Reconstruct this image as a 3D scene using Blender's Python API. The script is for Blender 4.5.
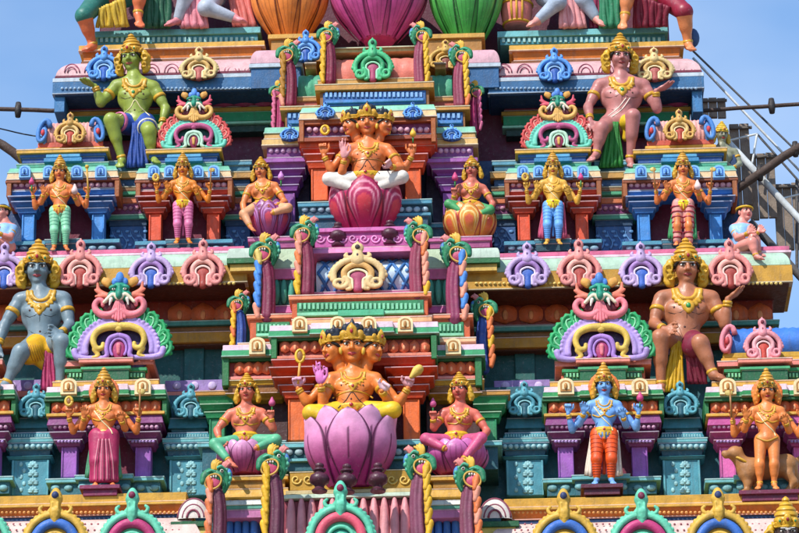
import bpy, math, random
import numpy as np
random.seed(7); np.random.seed(7)
scene = bpy.context.scene
for o in list(bpy.data.objects): bpy.data.objects.remove(o)
COL = scene.collection
R = math.radians
# ------------------------------------------------------------------ camera
YAW, PITCH, DIST, LENS = R(-2.0), R(22.0), 34.0, 153.0
ROLL = -math.atan(math.sin(abs(YAW))*math.sin(PITCH))*1.0
TARGET = np.array([0.0, 0.4, 14.34])
fw = np.array([math.sin(YAW)*math.cos(PITCH), math.cos(YAW)*math.cos(PITCH), math.sin(PITCH)])
rt = np.array([math.cos(YAW), -math.sin(YAW), 0.0])
up = np.cross(rt, fw)
c_, s_ = math.cos(ROLL), math.sin(ROLL)
rt, up = rt*c_ + up*s_, up*c_ - rt*s_
CAM = TARGET - DIST*fw
KPX = 36.0/LENS/799.0
from mathutils import Matrix
cam_data = bpy.data.cameras.new('camera'); cam = bpy.data.objects.new('camera', cam_data); COL.objects.link(cam)
cam_data.lens = LENS; cam_data.sensor_width = 36.0; cam_data.clip_start = 0.5; cam_data.clip_end = 20000
cam.matrix_world = Matrix(((rt[0], up[0], -fw[0], CAM[0]), (rt[1], up[1], -fw[1], CAM[1]), (rt[2], up[2], -fw[2], CAM[2]), (0, 0, 0, 1)))
scene.camera = cam
# ------------------------------------------------------------------ sky, sun, exposure
SUN_EL, SUN_AZ = R(47), R(-34)          # azimuth measured from the facade normal towards the left
world = bpy.data.worlds.new('World'); scene.world = world; world.use_nodes = True
wn = world.node_tree.nodes; wl = world.node_tree.links
bg = wn['Background']; sky = wn.new('ShaderNodeTexSky'); sky.sky_type = 'NISHITA'; sky.sun_disc = False
sky.sun_elevation = SUN_EL; sky.air_density = 1.5; sky.dust_density = 0.3; sky.ozone_density = 4.0; sky.altitude = 50
tint = wn.new('ShaderNodeMix'); tint.data_type = 'RGBA'; tint.blend_type = 'MULTIPLY'; tint.inputs[0].default_value = 1.0; tint.inputs[7].default_value = (0.86, 1.0, 1.17, 1)
wl.new(sky.outputs[0], tint.inputs[6])
# thin high haze drifting over the whole sky
tco = wn.new('ShaderNodeTexCoord'); cn = wn.new('ShaderNodeTexNoise'); cn.inputs['Scale'].default_value = 4.2; cn.inputs['Detail'].default_value = 5; cn.inputs['Roughness'].default_value = 0.5
cm = wn.new('ShaderNodeMapping'); cm.inputs['Scale'].default_value = (1, 1, 2.2); cm.inputs['Location'].default_value = (6.58, 3.59, 0.6); wl.new(tco.outputs['Generated'], cm.inputs[0]); wl.new(cm.outputs[0], cn.inputs[0])
cr = wn.new('ShaderNodeMapRange'); cr.inputs[1].default_value = 0.42; cr.inputs[2].default_value = 0.70; cr.inputs[3].default_value = 0.0; cr.inputs[4].default_value = 0.5; wl.new(cn.outputs[0], cr.inputs[0])
cmx = wn.new('ShaderNodeMix'); cmx.data_type = 'RGBA'; cmx.inputs[7].default_value = (4.6, 5.4, 6.6, 1); wl.new(cr.outputs[0], cmx.inputs[0]); wl.new(tint.outputs[2], cmx.inputs[6])
wl.new(cmx.outputs[2], bg.inputs[0]); bg.inputs[1].default_value = 0.15
sd = np.array([math.sin(SUN_AZ)*math.cos(SUN_EL), -math.cos(SUN_AZ)*math.cos(SUN_EL), math.sin(SUN_EL)])  # towards the sun
sky.sun_rotation = math.atan2(sd[0], sd[1])
sun_data = bpy.data.lights.new('sun', 'SUN'); sun_data.energy = 4.8; sun_data.angle = R(0.55); sun_data.color = (1.0, 0.95, 0.87)
sun = bpy.data.objects.new('sun', sun_data); COL.objects.link(sun)
from mathutils import Vector
sun.rotation_euler = Vector((-sd[0], -sd[1], -sd[2])).to_track_quat('-Z', 'Y').to_euler()
vs = scene.view_settings; vs.view_transform = 'Standard'; vs.look = 'None'; vs.gamma = 1.0; vs.exposure = 0.22; vs.use_curve_mapping = False
scene.cycles.max_bounces = 5; scene.cycles.diffuse_bounces = 3; scene.cycles.glossy_bounces = 2

# ------------------------------------------------------------------ pixel rays -> points on a depth plane
def P(px, py, Y):
    d = fw + rt*((px-399.5)*KPX) + up*((266.5-py)*KPX)
    return CAM + d*((Y-CAM[1])/d[1])
def mpx(Y, px=399.5, py=266.5):
    return KPX*float(np.dot(P(px, py, Y)-CAM, fw))
VS = 1.0/math.cos(PITCH)

# ------------------------------------------------------------------ materials
def lin(h):
    h = h.lstrip('#')
    v = [int(h[i:i+2], 16)/255 for i in (0, 2, 4)]
    return [c/12.92 if c <= 0.04045 else ((c+0.055)/1.055)**2.4 for c in v]
_mats = {}
def M(h, rough=0.56, dirt=0.42, bump=0.30, attr=False, spec=0.4):
    key = (h, rough, dirt, bump, attr)
    if key in _mats: return _mats[key]
    m = bpy.data.materials.new('paint_'+h.strip('#')+('_a' if attr else '')); m.use_nodes = True
    n = m.node_tree.nodes; l = m.node_tree.links; b = n['Principled BSDF']
    geo = n.new('ShaderNodeNewGeometry')
    def noise(scale, det, sc=None, r=0.55):
        t = n.new('ShaderNodeTexNoise'); t.inputs['Scale'].default_value = scale; t.inputs['Detail'].default_value = det; t.inputs['Roughness'].default_value = r
        if sc:
            mp = n.new('ShaderNodeMapping'); mp.inputs['Scale'].default_value = sc; l.new(geo.outputs['Position'], mp.inputs[0]); l.new(mp.outputs[0], t.inputs[0])
        else: l.new(geo.outputs['Position'], t.inputs[0])
        return t.outputs[0]
    def ramp(src, a, b_, lo, hi):
        r_ = n.new('ShaderNodeMapRange'); r_.inputs[1].default_value = a; r_.inputs[2].default_value = b_; r_.inputs[3].default_value = lo; r_.inputs[4].default_value = hi
        l.new(src, r_.inputs[0]); return r_.outputs[0]
    def mix(fac, A, B, mode='MIX'):
        x = n.new('ShaderNodeMix'); x.data_type = 'RGBA'; x.blend_type = mode
        if hasattr(fac, 'links'): l.new(fac, x.inputs[0])
        else: x.inputs[0].default_value = fac
        for v, i in ((A, 6), (B, 7)):
            if hasattr(v, 'links'): l.new(v, x.inputs[i])
            else: x.inputs[i].default_value = (*v[:3], 1)
        return x.outputs[2]
    if attr:
        at = n.new('ShaderNodeAttribute'); at.attribute_name = 'Col'; base = at.outputs[0]
        dark = mix(1.0, base, (0.68, 0.66, 0.68), 'MULTIPLY')
    else:
        base = lin(h); lu = .3*base[0]+.59*base[1]+.11*base[2]; base = [max(.004, (lu+(c-lu)*1.07)*.97) for c in base]; dark = [c*0.66 for c in base]
    c1 = mix(ramp(noise(9, 4), 0.38, 0.68, 0, 0.75), base, dark)
    # rain streaks and grime with a shape of their own
    c2 = mix(ramp(noise(1.0, 5, (22, 22, 2.6), 0.65), 0.52, 0.78, 0, dirt), c1, (0.075, 0.065, 0.06))
    # faded, chalky patches
    c3 = mix(ramp(noise(34, 3), 0.60, 0.74, 0, 0.12), c2, (0.55, 0.5, 0.47))
    l.new(c3, b.inputs['Base Color'])
    l.new(ramp(noise(20, 3), 0.3, 0.7, rough-0.12, rough+0.15), b.inputs['Roughness'])
    b.inputs['Specular IOR Level'].default_value = spec
    bp = n.new('ShaderNodeBump'); bp.inputs['Strength'].default_value = bump; bp.inputs['Distance'].default_value = 0.012
    l.new(noise(55, 5), bp.inputs['Height']); l.new(bp.outputs[0], b.inputs['Normal'])
    _mats[key] = m
    return m

# ------------------------------------------------------------------ objects
ORG = {}
def mk(name, V, F, mat, parent=None, sharp=0.7, col=None, org=None):
    V = np.asarray(V, dtype=np.float64)
    if parent is not None: o0 = ORG[parent.name]
    elif org is not None: o0 = np.asarray(org, float)
    else: o0 = np.array([V[:, 0].mean(), V[:, 1].mean(), V[:, 2].min()])
    V = V-o0
    me = bpy.data.meshes.new(name)
    if isinstance(F, np.ndarray):
        nf, k = F.shape
        me.vertices.add(len(V)); me.vertices.foreach_set('co', V.ravel())
        me.loops.add(nf*k); me.loops.foreach_set('vertex_index', F.ravel().astype(np.int32))
        me.polygons.add(nf); me.polygons.foreach_set('loop_start', np.arange(0, nf*k, k, dtype=np.int32))
        me.update(calc_edges=True)
    else:
        me.from_pydata(V.tolist(), [], F); me.update()
    me.polygons.foreach_set('use_smooth', np.ones(len(me.polygons), dtype=bool))
    if sharp: me.set_sharp_from_angle(angle=sharp)
    if col is not None:
        at = me.color_attributes.new('Col', 'FLOAT_COLOR', 'POINT')
        c = np.ones((len(V), 4)); c[:, :3] = col; at.data.foreach_set('color', c.ravel())
    me.materials.append(mat)
    o = bpy.data.objects.new(name, me); COL.objects.link(o)
    ORG[o.name] = o0
    if parent is not None: o.parent = parent
    else: o.location = o0
    return o
def tag(o, label=None, cat=None, group=None, kind=None):
    if label: o['label'] = label
    if cat: o['category'] = cat
    if group: o['group'] = group
    if kind: o['kind'] = kind
    return o
def thing(name, label, cat, loc, group=None):
    o = bpy.data.objects.new(name, None); COL.objects.link(o); o.empty_display_size = 0.1
    o.location = loc; ORG[o.name] = np.asarray(loc, float)
    return tag(o, label, cat, group)
def copy_tree(o, parent=None):
    c = o.copy(); COL.objects.link(c); ORG[c.name] = ORG[o.name]
    if parent is not None: c.parent = parent
    for ch in list(o.children): copy_tree(ch, c)
    return c
class MB:
    def __init__(s): s.v = []; s.f = []; s.n = 0
    def add(s, V, F):
        s.v.append(np.asarray(V, float)); s.f += [[i+s.n for i in q] for q in F]; s.n += len(V)
    def build(s, name, mat, parent=None, sharp=0.7, org=None): return mk(name, np.vstack(s.v), s.f, mat, parent, sharp, org=org)
def box_vf(x0, x1, y0, y1, z0, z1, c=0.006):
    "box with chamfered edges"
    c = min(c, abs(x1-x0)*.3, abs(y1-y0)*.3, abs(z1-z0)*.3)
    V = []; idx = {}
    for i, X in enumerate((x0, x1)):
        for j, Y in enumerate((y0, y1)):
            for k, Z in enumerate((z0, z1)):
                sx, sy, sz = (c if i == 0 else -c), (c if j == 0 else -c), (c if k == 0 else -c)
                idx[i, j, k, 'x'] = len(V); V.append((X, Y+sy, Z+sz))
                idx[i, j, k, 'y'] = len(V); V.append((X+sx, Y, Z+sz))
                idx[i, j, k, 'z'] = len(V); V.append((X+sx, Y+sy, Z))
    F = []
    for i in (0, 1):
        q = [idx[i, 0, 0, 'x'], idx[i, 1, 0, 'x'], idx[i, 1, 1, 'x'], idx[i, 0, 1, 'x']]; F.append(q if i else q[::-1])
        q = [idx[0, i, 0, 'y'], idx[1, i, 0, 'y'], idx[1, i, 1, 'y'], idx[0, i, 1, 'y']]; F.append(q[::-1] if i else q)
        q = [idx[0, 0, i, 'z'], idx[1, 0, i, 'z'], idx[1, 1, i, 'z'], idx[0, 1, i, 'z']]; F.append(q if i else q[::-1])
    for i in (0, 1):
        for j in (0, 1):
            F.append([idx[i, j, 0, 'x'], idx[i, j, 1, 'x'], idx[i, j, 1, 'y'], idx[i, j, 0, 'y']])
            F.append([idx[i, 0, j, 'x'], idx[i, 0, j, 'z'], idx[i, 1, j, 'z'], idx[i, 1, j, 'x']])
            F.append([idx[0, i, j, 'y'], idx[1, i, j, 'y'], idx[1, i, j, 'z'], idx[0, i, j, 'z']])
            for k in (0, 1): F.append([idx[i, j, k, 'x'], idx[i, j, k, 'y'], idx[i, j, k, 'z']])
    return V, F
def box(parent, name, mat, x0, x1, yt, yb, Yf, Yb, c=0.006):
    "box whose front face covers the photo rectangle on the plane Y = Yf"
    ym = (yt+yb)/2; xm = (x0+x1)/2
    V, F = box_vf(P(x0, ym, Yf)[0], P(x1, ym, Yf)[0], Yf, Yb, P(xm, yb, Yf)[2], P(xm, yt, Yf)[2], c)
    o = mk(name, V, F, mat, parent); fixn(o); return o
def fixn(o):
    import bmesh
    bm = bmesh.new(); bm.from_mesh(o.data); bmesh.ops.recalc_face_normals(bm, faces=bm.faces); bm.to_mesh(o.data); bm.free()
def prof(y0, y1, o0, o1, kind):
    if kind == 'f': return [(y0, o0), (y1, o1)]
    n = 6; out = []
    for i in range(n+1):
        t = i/n
        if kind == 'r': out.append((y0+(y1-y0)*t, o0+(o1-o0)*t+math.sin(math.pi*t)*(y1-y0)*0.5))
        elif kind == 'k': out.append((y0+(y1-y0)*(1-math.cos(t*math.pi/2)), o0+(o1-o0)*math.sin(t*math.pi/2)))
        elif kind == 'v': out.append((y0+(y1-y0)*math.sin(t*math.pi/2), o0+(o1-o0)*(1-math.cos(t*math.pi/2))))
        elif kind == 's': out.append((y0+(y1-y0)*t, o0+(o1-o0)*(0.5-0.5*math.cos(math.pi*t))))
    return out
def mould(parent, name, mat, x0, x1, pf, Yf, Yb):
    ym = (pf[0][0]+pf[-1][0])/2; xm = (x0+x1)/2
    XL, XR = P(x0, ym, Yf)[0], P(x1, ym, Yf)[0]
    ch = 0.004; rings = []
    pts = [(P(xm, y, Yf-o/100)[2], o/100) for y, o in pf]
    z0, a0 = pts[0]; z1, a1 = pts[-1]
    if abs(z0-z1) > 0.02: pts = [(z0, a0-ch), (z0-ch, a0+(a1-a0)*0.02)]+pts[1:-1]+[(z1+ch, a1), (z1, a1-ch)]
    V = []; F = []
    for z, o in pts:
        V += [(XL-o, Yb, z), (XL-o, Yf-o+ch, z), (XL-o+ch, Yf-o, z), (XR+o-ch, Yf-o, z), (XR+o, Yf-o+ch, z), (XR+o, Yb, z)]
    n = len(pts)
    for i in range(n-1):
        a = i*6; b = a+6
        for j in range(6):
            k = (j+1) % 6
            F.append([a+j, b+j, b+k, a+k])
    F.append([0, 1, 2, 3, 4, 5]); F.append([6*(n-1)+j for j in (5, 4, 3, 2, 1, 0)])
    ob = mk(name, V, F, mat, parent, sharp=0.55)
    lv = 0; q = parent
    while q is not None: lv += 1; q = q.parent
    hgt = pf[-1][0]-pf[0][0]
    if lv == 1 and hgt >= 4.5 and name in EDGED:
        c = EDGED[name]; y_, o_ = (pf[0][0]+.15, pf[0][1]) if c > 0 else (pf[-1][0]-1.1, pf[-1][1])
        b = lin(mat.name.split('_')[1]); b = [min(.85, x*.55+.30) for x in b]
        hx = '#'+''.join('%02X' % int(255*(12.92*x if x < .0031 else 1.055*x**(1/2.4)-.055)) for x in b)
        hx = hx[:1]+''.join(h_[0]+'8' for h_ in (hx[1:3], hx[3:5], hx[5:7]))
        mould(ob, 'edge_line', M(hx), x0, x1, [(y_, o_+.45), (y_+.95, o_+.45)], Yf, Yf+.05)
    return ob
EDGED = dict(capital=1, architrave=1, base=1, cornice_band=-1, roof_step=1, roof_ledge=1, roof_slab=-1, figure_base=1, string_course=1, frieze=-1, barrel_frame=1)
def stack(parent, x0, x1, Yf, Yb, layers):
    r = []
    for L in layers:
        name, mat, y0, y1, o0, o1 = L[:6]; kind = L[6] if len(L) > 6 else 'f'
        r.append(mould(parent, name, M(mat) if isinstance(mat, str) else mat, x0, x1, prof(y0, y1, o0, o1, kind), Yf, Yb))
    return r
_sph = {}
def sph(nu=8, nv=5):
    if (nu, nv) in _sph: return _sph[nu, nv]
    V = [(0, 0, 1)]
    for j in range(1, nv):
        a = math.pi*j/nv
        for i in range(nu): V.append((math.sin(a)*math.cos(2*math.pi*i/nu), math.sin(a)*math.sin(2*math.pi*i/nu), math.cos(a)))
    V.append((0, 0, -1)); F = []
    for i in range(nu): F.append([0, 1+i, 1+(i+1) % nu])
    for j in range(nv-2):
        for i in range(nu):
            a = 1+j*nu; F.append([a+i, a+nu+i, a+nu+(i+1) % nu, a+(i+1) % nu])
    L = len(V)-1; a = 1+(nv-2)*nu
    for i in range(nu): F.append([L, a+(i+1) % nu, a+i])
    _sph[nu, nv] = (np.array(V), F); return _sph[nu, nv]
def blob(parent, name, mat, c, r, nu=12, nv=8, rot=None):
    V, F = sph(nu, nv); V = V*np.array(r)
    if rot is not None: V = V@rot.T
    return mk(name, V+np.array(c), F, mat, parent, sharp=None)
def beads(parent, name, mat, x0, x1, py, Yf, rx, rz=None, step=None, ry=None, side=None):
    "a row of small bosses along a moulding, joined into one part"
    rz = rz or rx; ry = ry or rx; step = step or rx*2.15
    n = max(1, int(round((x1-x0)/step))); mb = MB(); m = mpx(Yf); V, F = sph(8, 5)
    for i in range(n):
        c = P(x0+(i+.5)*(x1-x0)/n, py, Yf); mb.add(V*np.array([rx*m, ry*m, rz*m*VS])*random.uniform(.93, 1.05)+c, F)
    o = mb.build(name, mat, parent, None); o['kind'] = 'stuff'; return o
def dentils(parent, name, mat, x0, x1, yt, yb, Yf, Yb, step, fill=0.6):
    n = max(1, int(round((x1-x0)/step))); mb = MB()
    for i in range(n):
        a = x0+i*(x1-x0)/n; b = a+(x1-x0)/n*fill; ym = (yt+yb)/2
        V, F = box_vf(P(a, ym, Yf)[0], P(b, ym, Yf)[0], Yf, Yb, P((a+b)/2, yb, Yf)[2], P((a+b)/2, yt, Yf)[2], 0.003)
        mb.add(V, F)
    o = mb.build(name, mat, parent); fixn(o); o['kind'] = 'stuff'; return o
_share = {}
def pieces(parent, name, mat, x0, x1, py, Yf, rx, rz, ry, n, key, builder=None):
    "separate look-alike pieces sharing one mesh (petals of a frieze and the like)"
    m = mpx(Yf); first = None
    for i in range(n):
        c = P(x0+(i+.5)*(x1-x0)/n, py, Yf)
        if first is None:
            if builder: V, F = builder(rx*m, ry*m, rz*m*VS)
            else:
                V, F = sph(12, 8); V = V*np.array([rx*m, ry*m, rz*m*VS])
            first = mk(name, np.asarray(V)+c, F, mat, parent, sharp=0.9)
            c0 = c
        else:
            o = first.copy(); COL.objects.link(o); o.location = Vector(first.location)+Vector(c-c0); ORG[o.name] = ORG[first.name]
# ------------------------------------------------------------------ tubes, lathes
def tube_vf(pts, rad, nu=8, flat=1.0, cap=True):
    pts = np.asarray(pts, float); n = len(pts)
    rad = np.full(n, rad) if np.isscalar(rad) else np.asarray(rad, float)
    T = np.gradient(pts, axis=0); T /= np.linalg.norm(T, axis=1)[:, None]+1e-12
    ref = np.array([0, 1.0, 0]); V = []; F = []
    for i in range(n):
        s = np.cross(T[i], ref); ns = np.linalg.norm(s)
        s = s/ns if ns > 1e-3 else np.array([1.0, 0, 0])
        u = np.cross(s, T[i])
        for j in range(nu):
            a = 2*math.pi*j/nu; V.append(pts[i]+rad[i]*(s*math.cos(a)+u*math.sin(a)*flat))
    for i in range(n-1):
        for j in range(nu): F.append([i*nu+j, i*nu+(j+1) % nu, (i+1)*nu+(j+1) % nu, (i+1)*nu+j])
    if cap: F.append(list(range(nu))[::-1]); F.append([(n-1)*nu+j for j in range(nu)])
    return V, F
def lathe_vf(pr, nu=20):
    V = []; F = []
    for r, z in pr:
        for j in range(nu): V.append((r*math.cos(2*math.pi*j/nu), r*math.sin(2*math.pi*j/nu), z))
    for i in range(len(pr)-1):
        for j in range(nu): F.append([i*nu+j, i*nu+(j+1) % nu, (i+1)*nu+(j+1) % nu, (i+1)*nu+j])
    F.append(list(range(nu))[::-1]); F.append([(len(pr)-1)*nu+j for j in range(nu)])
    return np.array(V), F
# ------------------------------------------------------------------ clay: signed distance shapes blended and skinned
class Clay:
    def __init__(s, k=0.01): s.p = []; s.k = k
    def c(s, a, b, ra, rb=None, k=None):
        rb = ra if rb is None else rb
        s.p.append(('c', np.asarray(a, float), np.asarray(b, float), ra, rb, s.k if k is None else k)); return s
    def e(s, c, r, rot=None, k=None):
        r = np.asarray([r]*3 if np.isscalar(r) else r, float)
        s.p.append(('e', np.asarray(c, float), r, rot, 0, s.k if k is None else k)); return s
    def ch(s, pts, rads, k=None):
        p = np.asarray(pts, float); s.p.append(('h', p, np.asarray(rads, float), 0, 0, s.k if k is None else k)); return s
    @staticmethod
    def d(pr, q):
        if pr[0] == 'c':
            _, a, b, ra, rb, k = pr; ba = b-a; l2 = float(ba@ba)+1e-12; pa = q-a
            h = np.clip((pa@ba)/l2, 0, 1); w = pa-h[..., None]*ba
            return np.sqrt((w*w).sum(-1))-(ra+(rb-ra)*h)
        if pr[0] == 'h':
            g = None
            for i in range(len(pr[1])-1):
                a, b, ra, rb = pr[1][i], pr[1][i+1], pr[2][i], pr[2][i+1]; ba = b-a; l2 = float(ba@ba)+1e-12; pa = q-a
                h = np.clip((pa@ba)/l2, 0, 1); w = pa-h[..., None]*ba; d = np.sqrt((w*w).sum(-1))-(ra+(rb-ra)*h); g = d if g is None else np.minimum(g, d)
            return g
        _, c, r, rot, _, k = pr; w = q-c
        if rot is not None: w = w@rot
        k0 = np.sqrt(((w/r)**2).sum(-1)); k1 = np.sqrt(((w/(r*r))**2).sum(-1))+1e-9
        return k0*(k0-1)/k1
    def ev(s, q):
        q = np.asarray(q, float); g = np.full(q.shape[:-1], 1e3)
        for pr in s.p:
            d = s.d(pr, q); k = max(pr[5], 1e-6); h = np.maximum(k-np.abs(g-d), 0)/k; g = np.minimum(g, d)-h*h*k*.25
        return g
    def bb(s, pr):
        if pr[0] == 'c': r = max(pr[3], pr[4]); return np.minimum(pr[1], pr[2])-r, np.maximum(pr[1], pr[2])+r
        if pr[0] == 'h': return pr[1].min(0)-pr[2].max(), pr[1].max(0)+pr[2].max()
        r = pr[2] if pr[3] is None else np.full(3, pr[2].max()); return pr[1]-r, pr[1]+r
    def mesh(s, v):
        bbs = [s.bb(p) for p in s.p]
        lo = np.min([b[0] for b in bbs], 0)-3*v; hi = np.max([b[1] for b in bbs], 0)+3*v
        n = np.ceil((hi-lo)/v).astype(int)+1
        g = np.full(n, 10.0, dtype=np.float32)
        ax = [lo[i]+v*np.arange(n[i]) for i in range(3)]
        for pr, (a, b) in zip(s.p, bbs):
            mg = 3*v+2*pr[5]
            i0 = np.maximum(((a-mg-lo)/v).astype(int), 0); i1 = np.minimum(np.ceil((b+mg-lo)/v).astype(int)+1, n)
            q = np.stack(np.meshgrid(*[ax[i][i0[i]:i1[i]] for i in range(3)], indexing='ij'), -1)
            d = s.d(pr, q); sl = tuple(slice(i0[i], i1[i]) for i in range(3)); o = g[sl]; k = max(pr[5], 1e-6)
            h = np.maximum(k-np.abs(o-d), 0)/k; g[sl] = np.minimum(o, d)-h*h*k*.25
        ins = g < 0
        cs = np.zeros(n-1, dtype=np.int8)
        for i in (0, 1):
            for j in (0, 1):
                for k in (0, 1): cs += ins[i:n[0]-1+i, j:n[1]-1+j, k:n[2]-1+k]
        act = (cs > 0) & (cs < 8); I = np.argwhere(act)
        vid = np.full(n-1, -1, dtype=np.int64); vid[act] = np.arange(len(I))
        acc = np.zeros((len(I), 3)); cnt = np.zeros(len(I))
        corners = [(i, j, k) for i in (0, 1) for j in (0, 1) for k in (0, 1)]
        for a in corners:
            for axn in range(3):
                if a[axn]: continue
                b = list(a); b[axn] = 1
                da = g[I[:, 0]+a[0], I[:, 1]+a[1], I[:, 2]+a[2]]; db = g[I[:, 0]+b[0], I[:, 1]+b[1], I[:, 2]+b[2]]
                cr = (da < 0) != (db < 0); t = da/(da-db+1e-20)
                p = np.array(a, float)[None, :].repeat(len(I), 0); p[:, axn] += t
                acc[cr] += p[cr]; cnt[cr] += 1
        V = lo+v*(I+acc/cnt[:, None])
        Fs = []
        for axn in range(3):
            u, w = (axn+1) % 3, (axn+2) % 3
            sa = [slice(None)]*3; sb = [slice(None)]*3
            sa[axn] = slice(0, n[axn]-1); sb[axn] = slice(1, n[axn])
            A = ins[tuple(sa)]; B = ins[tuple(sb)]
            E = np.argwhere(A != B); E = E[(E[:, u] > 0) & (E[:, w] > 0) & (E[:, u] < n[u]-1) & (E[:, w] < n[w]-1)]
            s_in = A[E[:, 0], E[:, 1], E[:, 2]]
            def cell(du, dw):
                c = E.copy(); c[:, u] -= du; c[:, w] -= dw; return vid[c[:, 0], c[:, 1], c[:, 2]]
            q = np.stack([cell(1, 1), cell(0, 1), cell(0, 0), cell(1, 0)], 1)
            q[~s_in] = q[~s_in][:, ::-1]; Fs.append(q)
        return V, np.vstack(Fs)
    def build(s, name, mat, parent, v, org=None):
        V, F = s.mesh(v); return mk(name, V, F, mat, parent, sharp=None, org=org)
    def trace(s, o, d, tmax=2.0):
        "march rays o + t d onto the surface"
        o = np.asarray(o, float); t = np.zeros(o.shape[0])
        for _ in range(28):
            g = s.ev(o+t[:, None]*d); t += np.clip(g, -0.05, 0.3)
            if t.min() > tmax or np.abs(g).max() < 4e-4: break
        return o+t[:, None]*d, t
# ================================================================== palette (paint colours of the tower)
GOLD='#D2A24C'; DGOLD='#B5813A'; ORNG='#D2743A'; RUST='#B8502F'; RED='#C24A32'; MAROON='#6E1F38'; DMAR='#64223A'; PLUM='#6B3150'
TEAL='#3F8290'; LTEAL='#6FB0B5'; DTEAL='#2A5E6A'; NAVY='#1E3A63'; BLUE='#3F77B0'; LBLUE='#6FA9E0'; SKYB='#4A90DC'; GREEN='#2E8A55'; DGREEN='#1F5A3A'
MINT='#9BD4B4'; CREAM='#EAD7A8'; WHITE='#E9E2DC'; PINK='#E3A3A8'; ROSE='#D06A8C'; MAG='#A83A74'; LAV='#B294CC'; PURP='#8A4F97'; SALM='#E0887C'; TERRA='#C9683F'; DKGRN='#205652'; BROWN='#7A4A2C'
GROUND_Z = 0.0
# ================================================================== ground
g = mk('ground', [(-4000, -4000, 0), (4000, -4000, 0), (4000, 4000, 0), (-4000, 4000, 0)], [[0, 1, 2, 3]], M('#8A7C6C', 0.8, 0.3, 0.3), org=(0, 0, 0)); g['kind'] = 'structure'
# ================================================================== the tower body
tower = thing('temple_tower', 'stepped temple tower body with painted cornices and recessed walls', 'tower', (0, 3, 0))
XA0, XA1 = P(-75, 400, 0)[0], P(835, 400, 0)[0]
def core(name, mat, X0, X1, Y0, Y1, z0, z1):
    V, F = box_vf(X0, X1, Y0, Y1, z0, z1, 0.01); o = mk(name, V, F, M(mat), tower); fixn(o); return o
zA = P(400, 500, 0)[2]; zAm = P(400, 392, 0.5)[2]; zB = P(400, 268, 0.7)[2]; zBm = P(400, 166, 1.3)[2]; zC = P(400, 86, 1.5)[2]
core('base_wall', CREAM, XA0+.1, XA1-.1, -0.25, 8.2, 0.0, zA-0.9)
core('plinth', TERRA, XA0-.5, XA1+.5, -0.9, 8.8, 0.0, 1.3)
core('wall', DTEAL, XA0, XA1, 0.42, 7.6, zA-0.9, zAm)
core('wall', DKGRN, P(-40, 350, 1.05)[0], P(772, 350, 1.05)[0], 1.05, 7.0, zAm, zB+.02)
core('wall', NAVY, P(8, 220, 1.22)[0], P(740, 220, 1.22)[0], 1.22, 6.6, zB+.02, zBm)
core('wall', DMAR, P(66, 130, 1.9)[0], P(690, 130, 1.9)[0], 1.90, 6.2, zBm, zC+.02)
core('wall', '#5A2436', P(100, 10, 2.3)[0], P(668, 10, 2.3)[0], 2.3, 5.8, zC+.02, zC+3.2)
# ------------------------------------------------------------------ bottom cornice
YC0 = -0.30
for (a, b) in ((-75, 183), (508, 835)):
    stack(tower, a, b, YC0, 0.4, [('cornice_band', GOLD, 495, 504, 4, 3), ('cornice_fillet', GOLD, 504, 506.5, 7, 7), ('cornice_band', ORNG, 506.5, 516.5, 5, 1, 's'), ('cornice_fillet', NAVY, 516.5, 520.5, 0, 0),
        ('cornice_roll', '#D9BDB4', 520.5, 575, 1, 26, 'k'), ('cornice_fillet', GOLD, 575, 583, 24, 24)])
    mb = MB(); V_, F_ = sph(6, 4)
    for i, x in enumerate(np.arange(a+4, b-4, 6.5)):
        for r_, (py, o_) in enumerate(((524, 11.2), (530, 16.2))): mb.add(V_*np.array([.011, .007, .011])+P(x+(3 if r_ else 0), py, YC0-o_/100), F_)
    mb.build('roll_dot', M('#A8606A'), tower, None)['kind'] = 'stuff'
# ------------------------------------------------------------------ middle cornice (above tier A)
YC1 = 0.56
for (a, b) in ((-60, 239), (470, 783)):
    stack(tower, a, b, YC1+.10, 1.3, [('cornice_band', ROSE, 250, 254, 6, 6), ('cornice_fillet', '#E9C5D2', 254, 256.5, 8, 8)])
    stack(tower, a, b, YC1, 1.3, [('cornice_roll', '#A9C4AE', 256.5, 269, -2, 7, 'k'), ('cornice_band', '#C0913E', 269, 286, 9, 9), ('soffit', '#5A2E1A', 286, 288, 6, 6)])
    # what hangs below it, set back
    stack(tower, a+10, b-10, 0.93, 1.2, [('frieze', '#8E2E22', 288, 300, 8, 4), ('frieze', '#6E1F1C', 300, 304, 1, 1), ('frieze', '#8A3020', 304, 323, 0, 0), ('string_course', '#4E8E80', 323, 328, 6, 6), ('string_course', '#8A5A2C', 328, 334, 1, 1), ('string_course', '#B8862F', 334, 345, 5, 5, 's'), ('string_course', '#5E3A1C', 345, 348, 1, 1)])
def petal_piece(rx, ry, rz):
    "broad pointed petal hanging tip up"
    V = []; F = []; nu, nv = 6, 6
    for j in range(nv+1):
        t = j/nv; w = math.sqrt(max(0, 1-(2*t-1)**4))*(1 if t < .75 else 1-(t-.75)*1.2)
        z = -rz+2*rz*t+(0.18*rz if j == nv else 0)
        for i in range(nu+1):
            a = -1+2*i/nu; V.append((rx*a*max(w, .06), -ry*math.cos(a*1.45)*max(w, .1), z))
    for j in range(nv):
        for i in range(nu):
            q = j*(nu+1)+i; F.append([q, q+1, q+nu+2, q+nu+1])
    return np.array(V), F
pieces(tower, 'frieze_petal', M('#C8633C'), 168, 238, 314, 0.92, 12, 9.6, 5, 3, 'pa', petal_piece)
pieces(tower, 'frieze_petal', M('#C8633C'), 492, 570, 314, 0.92, 12, 9.6, 5, 3, 'pa', petal_piece)
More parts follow.
